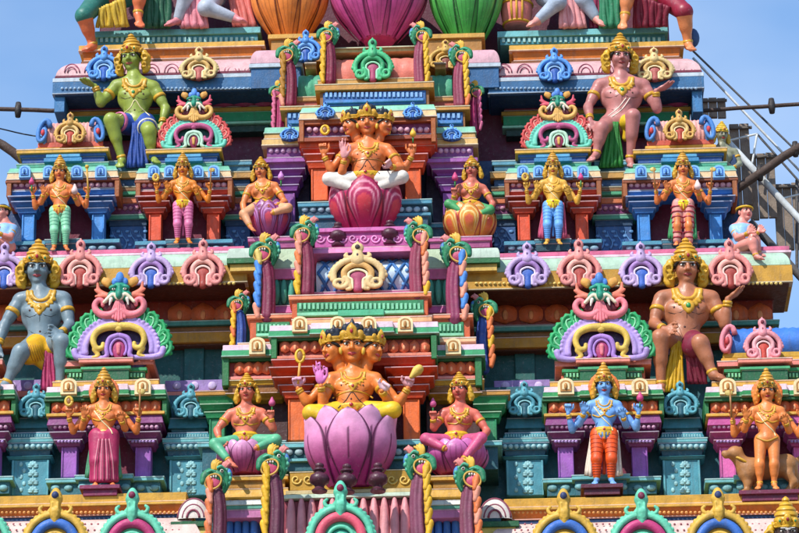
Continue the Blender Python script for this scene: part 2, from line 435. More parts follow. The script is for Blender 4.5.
pieces(tower, 'frieze_petal', M('#C8633C'), 700, 772, 314, 0.92, 12, 9.6, 5, 3, 'pa', petal_piece)
pieces(tower, 'frieze_petal', M('#C8633C'), -30, 40, 314, 0.92, 12, 9.6, 5, 3, 'pa', petal_piece)
for a, b in ((168, 238), (492, 570), (700, 772), (-30, 40)): beads(tower, 'petal_boss', M('#E09060'), a, b, 315, .872, 3.0, 5.0, (b-a)/3, 1.2); beads(tower, 'bead_row', M('#E0B060'), a-3, b, 296, .862, 1.7, 1.5, 4.2)
# recessed dark green strips and the lavender panels under them
for cx in (194, 525):
    box(tower, 'wall_strip', M('#27605A'), cx-10, cx+10, 347, 386, 1.01, 1.06)
for (a, b) in ((165, 224), (494, 550), (650, 702), (-30, 70)):
    stack(tower, a, b, 0.62, 1.05, [('ledge', '#9A7FB8', 380, 391, 0, 0), ('ledge', SALM, 391, 397, 3, 3), ('ledge', RUST, 397, 402, 0, 0)])
    pieces(tower, 'ledge_panel', M('#C9B4DC'), a+3, b-3, 385.5, 0.615, 4.2, 4.0, 1.2, max(2, int((b-a)/15)), 'lp')
# ------------------------------------------------------------------ upper cornice (above tier B)
YC2 = 1.42
for (a, b) in ((57, 283), (492, 700)):
    stack(tower, a, b, YC2, 2.0, [('cornice_roll', '#CFA6A8', 61, 73, -16, 1, 'k'), ('cornice_fillet', MAROON, 73, 75, 2, 2), ('cornice_fillet', '#B8C4CE', 75, 79, 4, 4), ('cornice_band', '#33648F', 79, 91, 4, 4), ('cornice_fillet', '#27496F', 91, 93, 2, 2)])
    box(tower, 'cornice_end', M('#3F77A8'), a-2.5 if a < 100 else b-8, a+8 if a < 100 else b+2.5, 80.5, 112, YC2+.005, YC2+.4)
    stack(tower, a+14, b-14, 1.76, 2.0, [('frieze', '#7A2647', 93, 109, 2, 2), ('string_course', '#B08A3C', 109, 113, 5, 5), ('string_course', '#2F8F62', 113, 123, 3, 3, 's'), ('string_course', MINT, 123, 125.5, 4, 4), ('string_course', '#1B3A30', 125.5, 134, 0, 0)])
pieces(tower, 'frieze_petal', M('#9A3A66'), 214, 275, 101, 1.735, 11, 6.5, 4, 3, 'pb', petal_piece)
pieces(tower, 'frieze_petal', M('#9A3A66'), 490, 540, 101, 1.735, 11, 6.5, 4, 2, 'pb', petal_piece)
pieces(tower, 'frieze_petal', M('#9A3A66'), 66, 110, 101, 1.735, 10, 6.5, 4, 2, 'pb', petal_piece)
pieces(tower, 'frieze_petal', M('#9A3A66'), 640, 690, 101, 1.735, 11, 6.5, 4, 2, 'pb', petal_piece)
# maroon painted leaf loops on the pale roll
def roll_loops(x0, x1):
    n = int((x1-x0)/19); mb = MB()
    for i in range(n):
        cx = x0+(i+.5)*(x1-x0)/n
        for rr in (7.5, 4.5):
            pts = []
            for k in range(13):
                a = math.pi*k/12; px = cx+rr*math.cos(a); t = (math.sin(a)*rr)/9.0
                py = 72.5-10*t; o = -16+17*math.sin(math.acos(min(1, max(0, 1-(py-61)/12.0))))
                pts.append(P(px, py, YC2-(o+.15)/100))
            mb.add(*tube_vf(pts, 0.0065, 5))
    o = mb.build('roll_leaf_line', M('#8E4058'), tower, None); o['kind'] = 'stuff'
for a, b in ((60, 280), (494, 698)): beads(tower, 'bead_row', M('#9DB8D0'), a, b, 88.5, YC2-.045, 1.6, 1.4, 4.2)
for a, b in ((-60, 236), (474, 783)): beads(tower, 'bead_row', M('#E6C878'), a, b, 283.5, YC1-.095, 1.8, 1.5, 4.6)
for a, b in ((-70, 180), (512, 830)): beads(tower, 'bead_row', M('#E2A060'), a, b, 512.5, YC0-.035, 1.7, 1.5, 4.4)
roll_loops(62, 282); roll_loops(494, 698)
for (a, b, c) in ((82, 262, 'l'), (512, 681, 'r')):
    stack(tower, a, b, 1.62, 2.3, [('cornice_band', GOLD, 43, 48.5, 3, 3), ('cornice_band', '#C8702F', 48.5, 59, 0, -2), ('cornice_fillet', BROWN, 59, 62, 1, 1)])
    a2, b2 = (98, 258) if c == 'l' else (500, 665)
    stack(tower, a2, b2, 1.74, 2.3, [('parapet', LTEAL, 29, 35, 3, 3), ('parapet', '#3F7F8C', 35, 43, 0, 0)])
    dentils(tower, 'parapet_dentil', M('#9CC8C8'), a2+2, b2-2, 37, 42, 1.725, 1.76, 5.2, .55)
# ------------------------------------------------------------------ recess strips between the shrines of tier B
for (a, b) in ((110, 146), (226, 250), (494, 516), (596, 632)):
    stack(tower, a, b, 1.10, 1.3, [('string_course', '#5B93A8', 160, 165, 2, 2), ('string_course', '#3C6E86', 165, 171, 0, 0), ('string_course', '#B8894A', 171, 178, 4, 4), ('string_course', '#27456B', 178, 186, 0, 0), ('string_course', '#7A5A34', 186, 191, 3, 3), ('string_course', '#3F8A66', 191, 197, 2, 2, 'r'), ('string_course', '#C07048', 197, 203, 2, 2), ('string_course', '#7B3A6A', 203, 214, 0, 0), ('string_course', '#4C9078', 214, 219, 4, 4), ('string_course', '#1F3F5E', 219, 226, 1, 1), ('wall_panel', '#2A5488', 226, 252, 0, 0)])
    beads(tower, 'bead_row', M('#B98A9E'), a+1, b-1, 208.5, 1.095, 2.6, 2.2)
    # painted plant scrolls standing in low relief on the blue panel
    mb = MB(); cx = (a+b)/2
    for k in range(int((b-a)/9)):
        x = a+5+k*9
        pts = [P(x+2.6*math.sin(t*5), 249-18*t, 1.093) for t in np.linspace(0, 1, 10)]
        mb.add(*tube_vf(pts, [0.012*(1-.6*t) for t in np.linspace(0, 1, 10)], 5))
        for q in range(4):
            mb.add(*[(lambda V, F: (V*np.array([.026, .008, .017])+P(x+(3.2 if q % 2 else -3.2), 245-q*4.5, 1.095), F))(*sph(8, 5))][0])
    o = mb.build('panel_scroll', M('#5E8FC0'), tower, None); o['kind'] = 'stuff'
# ================================================================== generic pieces of a shrine
def plaque_vf():
    V = []; F = []
    return V, F
def plaque(parent, cx, y0, y1, w, Y, mat, inner, name='roof_plaque'):
    "small round-headed tablet with a sunk panel and a boss"
    m = mpx(Y); c = P(cx, y1, Y); h = (y1-y0)*m*VS; hw = w*m/2
    out = [(-hw, 0), (hw, 0)]+[(hw*math.cos(a), h-hw*.75+hw*.75*math.sin(a)) for a in np.linspace(0, math.pi, 9)]
    def ext(poly, ya, yb, sc=1.0, oz=0):
        V = [(x*sc, ya, (z-h/2)*sc+h/2) for x, z in poly]+[(x*sc, yb, (z-h/2)*sc+h/2) for x, z in poly]; n = len(poly)
        F = [list(range(n)), [2*n-1-i for i in range(n)]]+[[i, i+n, (i+1) % n+n, (i+1) % n] for i in range(n)]
        return np.array(V)+c, F
    o = mk(name, *ext(out, -.045, .02), mat, parent); fixn(o)
    r = mk('plaque_panel', *ext(out, -.055, .0, .68), inner, o); fixn(r)
    s = mk('plaque_frame', *ext(out, -.0585, -.01, .46), mat, o); fixn(s)
    blob(o, 'plaque_boss', inner, c+np.array([0, -.06, h*.45]), (hw*.22, .012, h*.22), 8, 6)
    return o
def pillar(parent, x0, x1, yt, yb, Y, mat, d=0.14):
    m = M(mat); o = box(parent, 'pillar', m, x0, x1, yt, yb, Y, Y+d, .012)
    # raised edges left and right of the shaft
    for a, b in ((x0, x0+2.2), (x1-2.2, x1)): box(o, 'pillar_edge', m, a+.3, b-.3, yt+1, yb-1, Y-.012, Y+.02, .004)
    return o
def capital(parent, x0, x1, Y, mat, levels, Yb=None):
    for (yt, yb, out) in levels:
        mould(parent, 'capital', M(mat), x0, x1, prof(yt, yb, out, out*0.55, 's'), Y, Y+.16 if Yb is None else Yb)
def shrine_A(cx, label, c_p, c_cap, torana=True, hw=44, sala=False):
    "tier A niche shrine: base, two pillars, stepped capitals, petal frieze, plaques, stepped roof"
    t = thing('niche_shrine', label, 'shrine', P(cx, 495, 0.1))
    L = lambda x: cx-x
    Rr = lambda x: cx+x
    stack(t, cx-58, cx+58, 0.02, .42, [('base', LTEAL, 477, 481.5, 1, 1), ('base', '#2C6470', 481.5, 495, -3, -3)])
    stack(t, cx-29, cx+27, -0.10, .02, [('base', LTEAL, 474, 479, 1, 1), ('base', '#2C6470', 479, 495, -2, -2)])
    beads(t, 'base_boss', M('#6FA0A6'), cx-56, cx-30, 488, 0.045, 5, 3.2, 11, 2.4); beads(t, 'base_boss', M('#6FA0A6'), cx+29, cx+56, 488, 0.045, 5, 3.2, 11, 2.4)
    beads(t, 'base_boss', M('#6FA0A6'), cx-28, cx+26, 487, -0.082, 5, 3.2, 11, 2.4)
    box(t, 'niche_wall', M(MAROON), cx-34, cx+34, 410, 478, 0.26, .42)
    for s in (-1, 1):
        a, b = (cx-44, cx-28) if s < 0 else (cx+30, cx+46)
        pillar(t, a, b, 446, 478, 0.08, c_p)
        capital(t, a, b, 0.08, c_cap, [(439, 446, 6), (431, 438.5, 10)])
        beads(t, 'capital_bead', M(LAV), a-4, b+4, 441.5, 0.02, 1.6, 1.4)
    stack(t, cx-50, cx+52, 0.06, .42, [('architrave', c_cap, 424, 431, 4, 0, 's'), ('architrave', c_cap, 414.5, 424, 5, 7)])
    beads(t, 'architrave_bead', M('#C99AB4'), cx-52, cx+54, 427, 0.02, 2.2, 2.0)
    stack(t, cx-54, cx+56, 0.02, .42, [('frieze', '#8A2C22', 400, 413, 0, 0), ('frieze_fillet', GOLD, 412, 415, 4, 4), ('frieze_fillet', '#245E36', 396, 400, 6, 6)])
    for s in (-1, 1):
        a = cx-60 if s < 0 else cx+57
        box(t, 'frieze_end', M('#2B6E3E'), a, a+5, 399, 415, -0.005, .42)
    pieces(t, 'frieze_petal', M('#CF6540'), cx-53, cx+55, 406.5, 0.017, 5.2, 6.0, 3, 11, 'fa', petal_piece)
    beads(t, 'petal_boss', M('#E8A078'), cx-53, cx+55, 407, -0.012, 1.5, 2.6, 108/11, 1.0)
    stack(t, cx-56, cx+58, -0.02, .5, [('roof_slab', '#2F8A50', 391, 396, 3, 3), ('roof_slab', '#E7CBD0', 385.5, 391, 2, 2), ])
    stack(t, cx-20, cx+22, -0.08, .5, [('roof_slab', '#2F8A50', 390, 395, 2, 2), ('roof_slab', '#E7CBD0', 384, 390, 1, 1)])
    stack(t, cx-50, cx+52, 0.06, .5, [('roof_ledge', GOLD, 380, 385.5, 2, 2)])
    for dx in (-36, 38): plaque(t, cx+dx, 380, 395.5, 16, -0.055, M(CREAM), M('#B07A40'))
    stack(t, cx-hw, cx+hw+2, 0.14, .7, [('roof_step', SALM, 359.5, 365.5, 3, 3), ('roof_step', '#C56A50', 365.5, 380, -3, -3)])
    stack(t, cx-hw+6, cx+hw-4, 0.115, .7, [('roof_step', '#2F8A55', 368, 371.5, 2, 2), ('roof_step', '#1E5C3A', 371.5, 380, 0, 0)])
    stack(t, cx-hw+22, cx+hw-20, 0.05, .7, [('roof_step', '#4FA070', 366, 369, 2, 2), ('roof_step', '#1E5C3A', 369, 380, 0, 0), ])
    dentils(t, 'roof_dentil', M('#7FBF90'), cx-hw+8, cx-hw+22, 373, 377, 0.098, .13, 3.4); dentils(t, 'roof_dentil', M('#7FBF90'), cx+hw-19, cx+hw-5, 373, 377, 0.098, .13, 3.4)
    stack(t, cx-24, cx+26, 0.02, .6, [('roof_step', '#E08A7A', 357.5, 362, 2, 2)])
    return t
def shrine_B(cx, label, c_p, c_cap, hw=44, pw=13, off=36):
    t = thing('niche_shrine', label, 'shrine', P(cx, 252, 0.95)); Y = 0.86
    stack(t, cx-hw-4, cx+hw+4, Y-.06, 1.25, [('base', '#4E8EA4', 240, 244, 2, 2), ('base', '#24485E', 244, 252, -2, -2)])
    beads(t, 'base_boss', M('#7FA3B4'), cx-hw-3, cx+hw+3, 248, Y-.045, 4.4, 2.6, 9.4, 2)
    stack(t, cx-17, cx+17, Y-.16, 1.0, [('base', '#3A6E80', 238.5, 243, 1, 1), ('base', '#1F4552', 243, 251, 0, 0)])
    box(t, 'niche_wall', M(MAROON), cx-30, cx+30, 190, 241, Y+.2, 1.25)
    for s in (-1, 1):
        c = cx+s*off; a, b = c-pw/2, c+pw/2
        pillar(t, a, b, 213, 241, Y, c_p)
        capital(t, a, b, Y, c_cap, [(207, 213, 5), (200.5, 206.5, 9), (195, 200, 12)])
    stack(t, cx-hw, cx+hw, Y-.03, 1.25, [('architrave', c_cap, 189.5, 195, 3, 1, 's')])
    stack(t, cx-hw-1, cx+hw+1, Y-.05, 1.25, [('frieze', '#6E2A50', 181, 189.5, 0, 0), ('frieze_fillet', '#8A4A2E', 179, 181.5, 5, 5)])
    beads(t, 'frieze_bead', M('#D3A0AE'), cx-hw, cx+hw, 185, Y-.05, 3.0, 2.6, 6.2)
    for s in (-1, 1): box(t, 'frieze_end', M('#9A5A34'), cx+s*(hw+3)-2.5, cx+s*(hw+3)+2.5, 178.2, 196.6, Y-.095, 1.25)
    stack(t, cx-hw, cx+hw, Y-.05, 1.25, [('roof_slab', '#D6B58C', 172, 178.5, 4, 5, 's'), ('roof_slab', '#6FAF92', 167, 172, 2, 4)])
    for dx in (-hw+13, -14, 14, hw-13): plaque(t, cx+dx, 166.5, 179, 11.5, Y-.13, M('#7FB6E6'), M('#3C6FB8'))
    w2 = hw-12
    stack(t, cx-w2-4, cx+w2+4, Y+.06, 1.4, [('roof_step', '#4C9C80', 162.5, 167, 3, 3), ('roof_step', '#2A4C86', 156.5, 162.5, -2, -2), ('roof_step', GOLD, 148, 152.5, 3, 3), ('roof_step', '#375E97', 152.5, 156.5, 0, 0)])
    stack(t, cx-17, cx+17, Y-.01, 1.1, [('roof_step', '#3F83AE', 157.5, 161.5, 2, 2), ('roof_step', '#5A9CC0', 154, 157, 0, 0)])
    return t
for cx, lab, cp, cc in ((105, 'lower niche shrine with purple pillars around the figure in a maroon skirt', '#9A5FB0', '#7E3A72'),
        (602, 'lower niche shrine with purple pillars around the blue-skinned figure', '#9A5FB0', '#7E3A72'),
        (764, 'lower niche shrine with pink pillars behind the unclothed figure and dog', '#D46AA8', '#B04A86'),
        (-46, 'lower niche shrine with purple pillars cut by the picture edge', '#9A5FB0', '#7E3A72')):
    shrine_A(cx, lab, cp, cc)
for cx, lab, cp, cc, hw, off in ((63, 'upper corner shrine with blue pillars around the figure in green trousers', '#4A8CD0', '#3F78BC', 51, 35),
        (184, 'upper niche shrine with red pillars around the figure in pink trousers', '#D8583C', '#BC4632', 43, 29),
        (553, 'upper niche shrine with red pillars around the figure in blue trousers', '#D8583C', '#BC4632', 43, 29),
        (680, 'upper corner shrine with blue pillars around the figure in a folded pink dress', '#4A8CD0', '#3F78BC', 52, 36)):
    shrine_B(cx, lab, cp, cc, hw, 13, off)
# ------------------------------------------------------------------ teal pilasters between the shrines of tier A
def pilaster(cx, lab):
    t = thing('wall_pilaster', 'teal carved pilaster '+lab, 'pilaster', P(cx, 495, 0.3), 'teal pilasters of the lower tier'); Y = 0.24
    box(t, 'shaft', M('#4A8C9C'), cx-19, cx+19, 459, 496, Y, .45, .012)
    for a, b in ((cx-19, cx-16), (cx+16, cx+19)): box(t, 'shaft_edge', M('#5FA0AC'), a+.4, b-.4, 460, 495, Y-.015, Y+.02, .004)
    mb = MB()
    for q in range(4):
        for k in range(7):
            a = math.pi*(-.1+1.2*k/6); r = 5.2
            V, F = sph(8, 5)
            c = P(cx+3+r*.55*math.cos(a), 491-q*8.4-r*.55*math.sin(a), Y-.004)
            mb.add(V*np.array([.011+.016*abs(math.cos(a)), .010, .011+.016*abs(math.sin(a))])+c, F)
        V, F = sph(8, 5); mb.add(V*np.array([.02, .016, .02])+P(cx+3, 490-q*8.4, Y-.004), F)
    mb.add(*tube_vf([P(cx+3, 494, Y), P(cx+3, 461, Y)], .008, 5))
    for k in range(5):
        V, F = sph(8, 5); mb.add(V*np.array([.02, .008, .026])+P(cx-9+(k % 2)*3, 490-k*6.5, Y-.002), F)
    o = mb.build('shaft_carving', M('#8FC0C6'), t, None); o['kind'] = 'stuff'
    stack(t, cx-19, cx+19, Y, .45, [('capital', '#3F7F8E', 455.5, 459, 4, 2), ('capital', '#27566A', 449, 455.5, 2, 1), ('capital', '#3C7888', 442, 449.5, 5, 4), ('capital', LTEAL, 437.5, 442, 6, 6), ('capital', '#3F8290', 432, 437.5, 1, 3), ('capital', '#2B5E6A', 428, 432, -2, -2), ('capital', '#3C7888', 417.5, 428, -1, 1), ('capital', '#285563', 404, 417.5, -4, -4)])
    beads(t, 'capital_bead', M('#9CC6CC'), cx-23, cx+23, 446.5, Y-.055, 2.7, 2.4, 5.6)
    dentils(t, 'capital_dentil', M('#8DBBC0'), cx-20, cx+20, 434, 437, Y-.03, Y+.02, 2.6)
    return t
for cx, lab in ((30, 'below the blue-grey guardian'), (188, 'between the maroon-skirted statue and the statue in green leggings'), (525, 'between the magenta-legged statue and the blue-skinned statue'), (682, 'below the brown guardian')): pilaster(cx, lab)
# ================================================================== barrel roofs of the corner shrines
def barrel(label, x0, x1, yt, yb, Y, c_body, c_end, c_base, ribs=14, group=None):
    t = thing('barrel_roof', label, 'roof', P((x0+x1)/2, yb, Y+.25), group)
    m = mpx(Y); r = (yb-yt)*m*VS/1.75; c0 = P(x0, yb, Y); c1 = P(x1, yb, Y); zc = c0[2]+r*.72; yc = Y+r
    def arc(x, rr, n=18):
        return [(x, yc-rr*math.cos(a), zc+rr*math.sin(a)) for a in np.linspace(-.85, math.pi+.85, n)]
    n = 18; k = ribs*2+1; V = []; F = []
    for i in range(k):
        x = c0[0]+(c1[0]-c0[0])*i/(k-1); V += arc(x, r*(1-(.05 if i % 2 else 0)), n)
    for i in range(k-1):
        for j in range(n-1): F.append([i*n+j, (i+1)*n+j, (i+1)*n+j+1, i*n+j+1])
    F.append(list(range(n))); F.append([(k-1)*n+j for j in range(n)][::-1])
    o = mk('vault', V, F, M(c_body), t, sharp=0.5); fixn(o)
    for x, s in ((c0[0], -1), (c1[0], 1)):
        mk('vault_end', *tube_vf(np.array(arc(x, r*1.03, 22)), r*.13, 8), M(c_end), t, sharp=None)
        blob(t, 'end_disc', M('#C84A50'), (x+s*.01, yc, zc), (r*.14, r*.95, r*.95), 12, 8)
        # scroll standing at the front of each end
        cx_, cz_ = x+s*r*.06, zc-r*.02; pts = [(cx_-s*r*(.40*(1-.8*q))*math.cos(q*8.5), Y-.02, cz_+r*(.88*(1-.8*q))*math.sin(q*8.5+.4)) for q in np.linspace(0, 1, 26)]
        e = mk('end_scroll', *tube_vf(pts, [r*(.15-.06*q) for q in np.linspace(0, 1, 26)], 8), M(c_end), t, sharp=None)
        blob(e, 'scroll_eye', M('#C84A50'), (cx_, Y-.03, cz_), (r*.13, .025, r*.2), 8, 6)
    stack(t, x0-5, x1+5, Y+.02, Y+.6, [('roof_base', c_base, yb-3, yb+2, 1, 1), ('roof_base', GOLD, yb+2, yb+5, 3, 3)])
    return t
barrel('pink ribbed barrel roof over the left upper corner shrine', 44, 97, 116, 145, 1.0, '#E3A59C', '#4E82C4', '#C45A48')
barrel('pink ribbed barrel roof over the right upper corner shrine', 653, 708, 114, 143, 1.0, '#E3A59C', '#4E82C4', '#C45A48')
b3 = barrel('blue barrel roof with pink ends over the lower corner shrine', 729, 812, 323, 355, 0.26, '#3E74C4', '#D88490', '#C8A040', 10)
# ================================================================== the central bay
bay = thing('central_shrine', 'projecting central shrine of stepped mouldings behind the seated figures', 'shrine', P(345, 495, -0.2))
def rowdent(x0, x1, yt, yb, Y, mat, step=5): dentils(bay, 'dentil_row', M(mat), x0, x1, yt, yb, Y, Y+.05, step, .62)
# ---- tier A bay: outer step
stack(bay, 200, 284, -.10, .5, [('base', LTEAL, 441, 446, 2, 2), ('base', '#2A5C68', 446, 470, -2, -2)]); stack(bay, 432, 500, -.10, .5, [('base', LTEAL, 441, 446, 2, 2), ('base', '#2A5C68', 446, 470, -2, -2)])
for a, b in ((225, 286), (432, 474)):
    stack(bay, a, b, -.42, .3, [('figure_base', GOLD, 475, 480, 2, 2), ('figure_base', '#B08038', 480, 488, -1, -1), ('figure_base', GOLD, 488, 497, 2, 4, 's')])
box(bay, 'niche_wall', M('#4A2A2A'), 232, 288, 384, 445, .10, .5); box(bay, 'niche_wall', M('#4A2A2A'), 426, 480, 384, 445, .10, .5)
for s, (a, b) in ((-1, (209, 225)), (1, (482, 497))):
    pillar(bay, a, b, 418, 446, -.02, '#2F8458'); capital(bay, a, b, -.02, '#2F8A55', [(411, 418, 4), (403, 410, 8)])
    stack(bay, a-8, b+8, 0.0, .5, [('architrave', '#2B7A4A', 395, 403, 3, 1, 's'), ('architrave', DGOLD, 390, 395, 5, 5)])
for s, (a, b) in ((-1, (228, 286)), (1, (430, 480))):
    stack(bay, a, b, -.06, .5, [('capital', '#C49A3C', 379, 385, 4, 2, 's'), ('capital', '#8A5A2A', 385, 392, 0, 0), ('capital', '#B8862F', 392, 400, 2, -4, 's'), ('frieze', '#8A2C22', 361, 377, -1, -1), ('frieze_fillet', SALM, 376, 379, 3, 3), ('frieze_fillet', '#245E36', 356, 361, 3, 3)])
    pieces(bay, 'frieze_petal', M('#CF6540'), a+7, b-5, 368.5, -.063, 5.2, 6.2, 3, 5 if s < 0 else 4, 'ca', petal_piece)
    beads(bay, 'petal_boss', M('#E8A078'), a+7, b-5, 369, -.092, 1.5, 2.6, (b-a-12)/(5 if s < 0 else 4), 1.0)
for a in (222, 475): box(bay, 'frieze_end', M('#2B6E3E'), a, a+7, 356.6, 385.6, -.117, .5)
for a, b in ((225, 274), (434, 482)):
    stack(bay, a, b, -.12, .5, [('roof_slab', '#3F9A68', 350, 356, 3, 3), ('roof_slab', '#E7C3D0', 344.5, 350, 2, 2)])
stack(bay, 240, 474, 0.0, .6, [('roof_ledge', '#E2B48A', 339.5, 344.5, 2, 2)])
plaque(bay, 257.5, 339, 355.5, 16, -.16, M(CREAM), M('#B07A40')); plaque(bay, 453.5, 340, 355.5, 15, -.16, M(CREAM), M('#B07A40'))
for a, b in ((250, 296), (428, 470)):
    stack(bay, a, b, .05, .8, [('roof_step', '#E08A66', 313.5, 318, 3, 3), ('roof_step', '#BE5A36', 318, 340, 0, 0)])
    box(bay, 'step_panel', M('#2F7A50'), a+6, b-6, 322, 338, .04, .1); rowdent(a+7, b-7, 324, 331, .025, '#7FC09A', 4); box(bay, 'step_panel', M('#86C6A2'), a+6, b-6, 333, 336, .015, .1)
# ---- tier A bay: inner step
stack(bay, 283, 424, -.34, .3, [('base', LTEAL, 440.5, 446, 2, 2), ('base', '#24525E', 446, 457, -3, -3), ('base', LTEAL, 457, 460, 1, 1), ('base', '#2A5C68', 460, 470, -3, -3)])
beads(bay, 'base_boss', M('#9FB8BC'), 284, 423, 452, -.325, 4.4, 3.4, 10, 2.5)
stack(bay, 290, 424, -.50, .3, [('figure_base', '#B58A34', 470, 489, 0, 0), ('figure_base', '#CDB98A', 489, 493, 4, 4), ('figure_base', '#CFE0CC', 493, 497, 6, 6)])
mb = MB()
for cx in list(range(296, 424, 12)):
    pts = [P(cx+(5.5*(1-t))*math.cos(t*9), 479.5+(5.5*(1-t))*math.sin(t*9), -.507) for t in np.linspace(0, .9, 16)]; mb.add(*tube_vf(pts, .009, 5))
mb.build('base_scroll', M('#E2C06A'), bay, None)['kind'] = 'stuff'
box(bay, 'niche_wall', M('#5E1C2A'), 303, 408, 385, 441, -.02, .5)
for a, b in ((288, 305), (403, 420)):
    pillar(bay, a, b, 398, 441, -.26, '#E0703C'); capital(bay, a, b, -.26, '#C84A2C', [(391, 398, 5), (384, 390.5, 9), (376, 383.5, 14), (366, 375.5, 17)])
stack(bay, 277, 432, -.26, .4, [('architrave', '#C24A34', 357, 366, 5, 1, 's'), ('frieze', '#A03A28', 339, 355, -2, -2), ('frieze_fillet', '#D8826A', 354, 357, 5, 5), ('frieze_fillet', '#245E36', 335, 339, 3, 3)])
pieces(bay, 'frieze_petal', M('#D0694A'), 280, 330, 347, -.253, 5.0, 6.0, 3, 5, 'cb', petal_piece); pieces(bay, 'frieze_petal', M('#D0694A'), 378, 430, 347, -.253, 5.0, 6.0, 3, 5, 'cb', petal_piece); beads(bay, 'petal_boss', M('#E8A078'), 280, 330, 347.5, -.283, 1.5, 2.6, 10, 1.0); beads(bay, 'petal_boss', M('#E8A078'), 378, 430, 347.5, -.283, 1.5, 2.6, 10.4, 1.0)
for a in (271, 431): box(bay, 'frieze_end', M('#2B6E3E'), a, a+6, 334.5, 358.4, -.318, .4)
stack(bay, 272, 436, -.30, .6, [('roof_slab', '#3F9A68', 329, 335, 3, 3), ('roof_slab', '#E7CBD6', 323.5, 329, 2, 2)])
stack(bay, 312, 392, -.36, .6, [('roof_slab', '#3F9A68', 328, 333, 2, 2), ('roof_slab', '#E7CBD6', 322, 328, 1, 1)])
stack(bay, 294, 430, -.18, .6, [('roof_ledge', '#E2A87A', 317, 323, 2, 2)])
for cx in (300, 338, 369, 405.5): plaque(bay, cx, 318, 333, 15, -.39 if 310 < cx < 395 else -.34, M(CREAM), M('#B07A40'))
stack(bay, 292, 428, -.06, .8, [('roof_step', '#E08A66', 293, 298, 3, 3), ('roof_step', '#BE5A36', 298, 317, 0, 0)])
box(bay, 'step_panel', M('#2F7A50'), 297, 424, 301, 316, -.07, 0); rowdent(299, 422, 303, 309, -.085, '#7FC09A', 4.4); box(bay, 'step_panel', M('#86C6A2'), 297, 424, 311, 314.5, -.095, 0)
stack(bay, 338, 384, -.12, 0, [('step_panel', '#4FA880', 309.5, 315.5, 0, 0)])
# ---- lattice barrel roof between the tiers (sala of the bay)
stack(bay, 314, 412, .10, 1.2, [('barrel_frame', '#C66A9A', 290.5, 295, 2, 2), ('barrel_frame', '#D27AA6', 246.5, 252.5, 1, 3)])
def latt():
    Y0 = .12; r = .42; m = mpx(.1); z0 = P(363, 291, .1)[2]; z1 = P(363, 252, .1)[2]; X0 = P(316, 270, .1)[0]; X1 = P(410, 270, .1)[0]
    fy = lambda t: Y0+.20*(t*2-1)**2*(.5 if t < .5 else 1)
    n = 10; V = []; F = []
    for i in range(n+1):
        t = i/n; V += [(X0, fy(t), z0+(z1-z0)*t), (X1, fy(t), z0+(z1-z0)*t)]
    for i in range(n): F.append([2*i, 2*i+1, 2*i+3, 2*i+2])
    mk('barrel_face', V, F, M('#C9DCEC'), bay, sharp=None)
    mb = MB(); w = (X1-X0)/7
    for k in range(-2, 8):
        for s in (1, -1):
            pts = []
            for i in range(13):
                t = i/12; x = X0+w*(k+.5)+(w*1.9*t if s > 0 else w*1.9*(1-t))-w*.3
                if X0 <= x <= X1: pts.append((x, fy(t)-.004, z0+(z1-z0)*t))
            if len(pts) > 2: mb.add(*tube_vf(pts, .017, 6))
    mb.build('lattice_bar', M('#3E72AE'), bay, None)['kind'] = 'stuff'
    mb = MB()
    for k in range(7):
        for t in (.2, .52, .84):
            V, F = sph(8, 5); x = X0+w*(k+.5+(.5 if t == .52 else 0)); mb.add(V*np.array([.022, .012, .022])+np.array([min(x, X1-.03), fy(t)-.004, z0+(z1-z0)*t]), F)
    mb.build('lattice_flower', M('#6A9AD0'), bay, None)['kind'] = 'stuff'
latt()
for a, b in ((270, 298), (424, 453)):
    stack(bay, a, b, .22, 1.2, [('barrel_frame', '#C66A9A', 268, 279, 2, 0, 's'), ('barrel_face', '#1E5E50', 279, 305, -3, -3), ('barrel_frame', '#B85A90', 305, 313, 0, 3, 's'), ('barrel_top', '#B4C6A6', 249, 268, -2, 2)])
    pieces(bay, 'barrel_rib', M('#4E9A84'), a+3, b-3, 292, .235, 3.6, 12.5, 4, 3, 'br')
    stack(bay, a-2, b+18 if a > 400 else b, .45, 1.2, [('barrel_end', '#4E9A62', 257, 266, 0, 2, 's')])
for a, b in ((238, 262), (466, 497)):
    stack(bay, a-8 if a < 300 else a-4, b, .40, 1.2, [('shell_end', '#B4C4B4', 248, 258, 0, 3, 'k'), ('shell_base', '#2F6A40', 258, 263, 3, 3), ('shell_base', '#C9A658', 263, 271, 0, 0)])
# ---- tier B bay
stack(bay, 314, 418, .40, 1.2, [('base', '#C46AA4', 227, 231, 2, 2), ('base', '#B0508E', 231, 246.5, -1, -1)])
mb = MB()
for cx in list(range(320, 416, 11)):
    pts = [P(cx+(5*(1-t))*math.cos(t*9), 238.5+(5*(1-t))*math.sin(t*9), .405) for t in np.linspace(0, .9, 16)]; mb.add(*tube_vf(pts, .009, 5))
mb.build('base_scroll', M('#DE9AC6'), bay, None)['kind'] = 'stuff'
stack(bay, 300, 430, .60, 1.3, [('base', '#4E8AA0', 200, 205, 2, 2), ('base', '#20405A', 205, 214, -2, -2), ('base', '#4E8AA0', 214, 217, 1, 1), ('base', '#24485E', 217, 228, -2, -2)])
beads(bay, 'base_boss', M('#93A9B8'), 301, 429, 209.5, .615, 3.8, 3, 8, 2.4)
box(bay, 'niche_wall', M('#6A1E26'), 322, 412, 165, 201, .88, 1.4)
for a, b in ((311, 328), (405, 421)):
    pillar(bay, a, b, 168, 201, .68, '#E2683C'); capital(bay, a, b, .68, '#CC4C2A', [(160.5, 168, 4), (153, 160, 7)])
stack(bay, 304, 433, .66, 1.4, [('architrave', '#CC4E2C', 140, 146, 4, 4), ('architrave', '#B8402A', 146, 153, 2, -2, 's')])
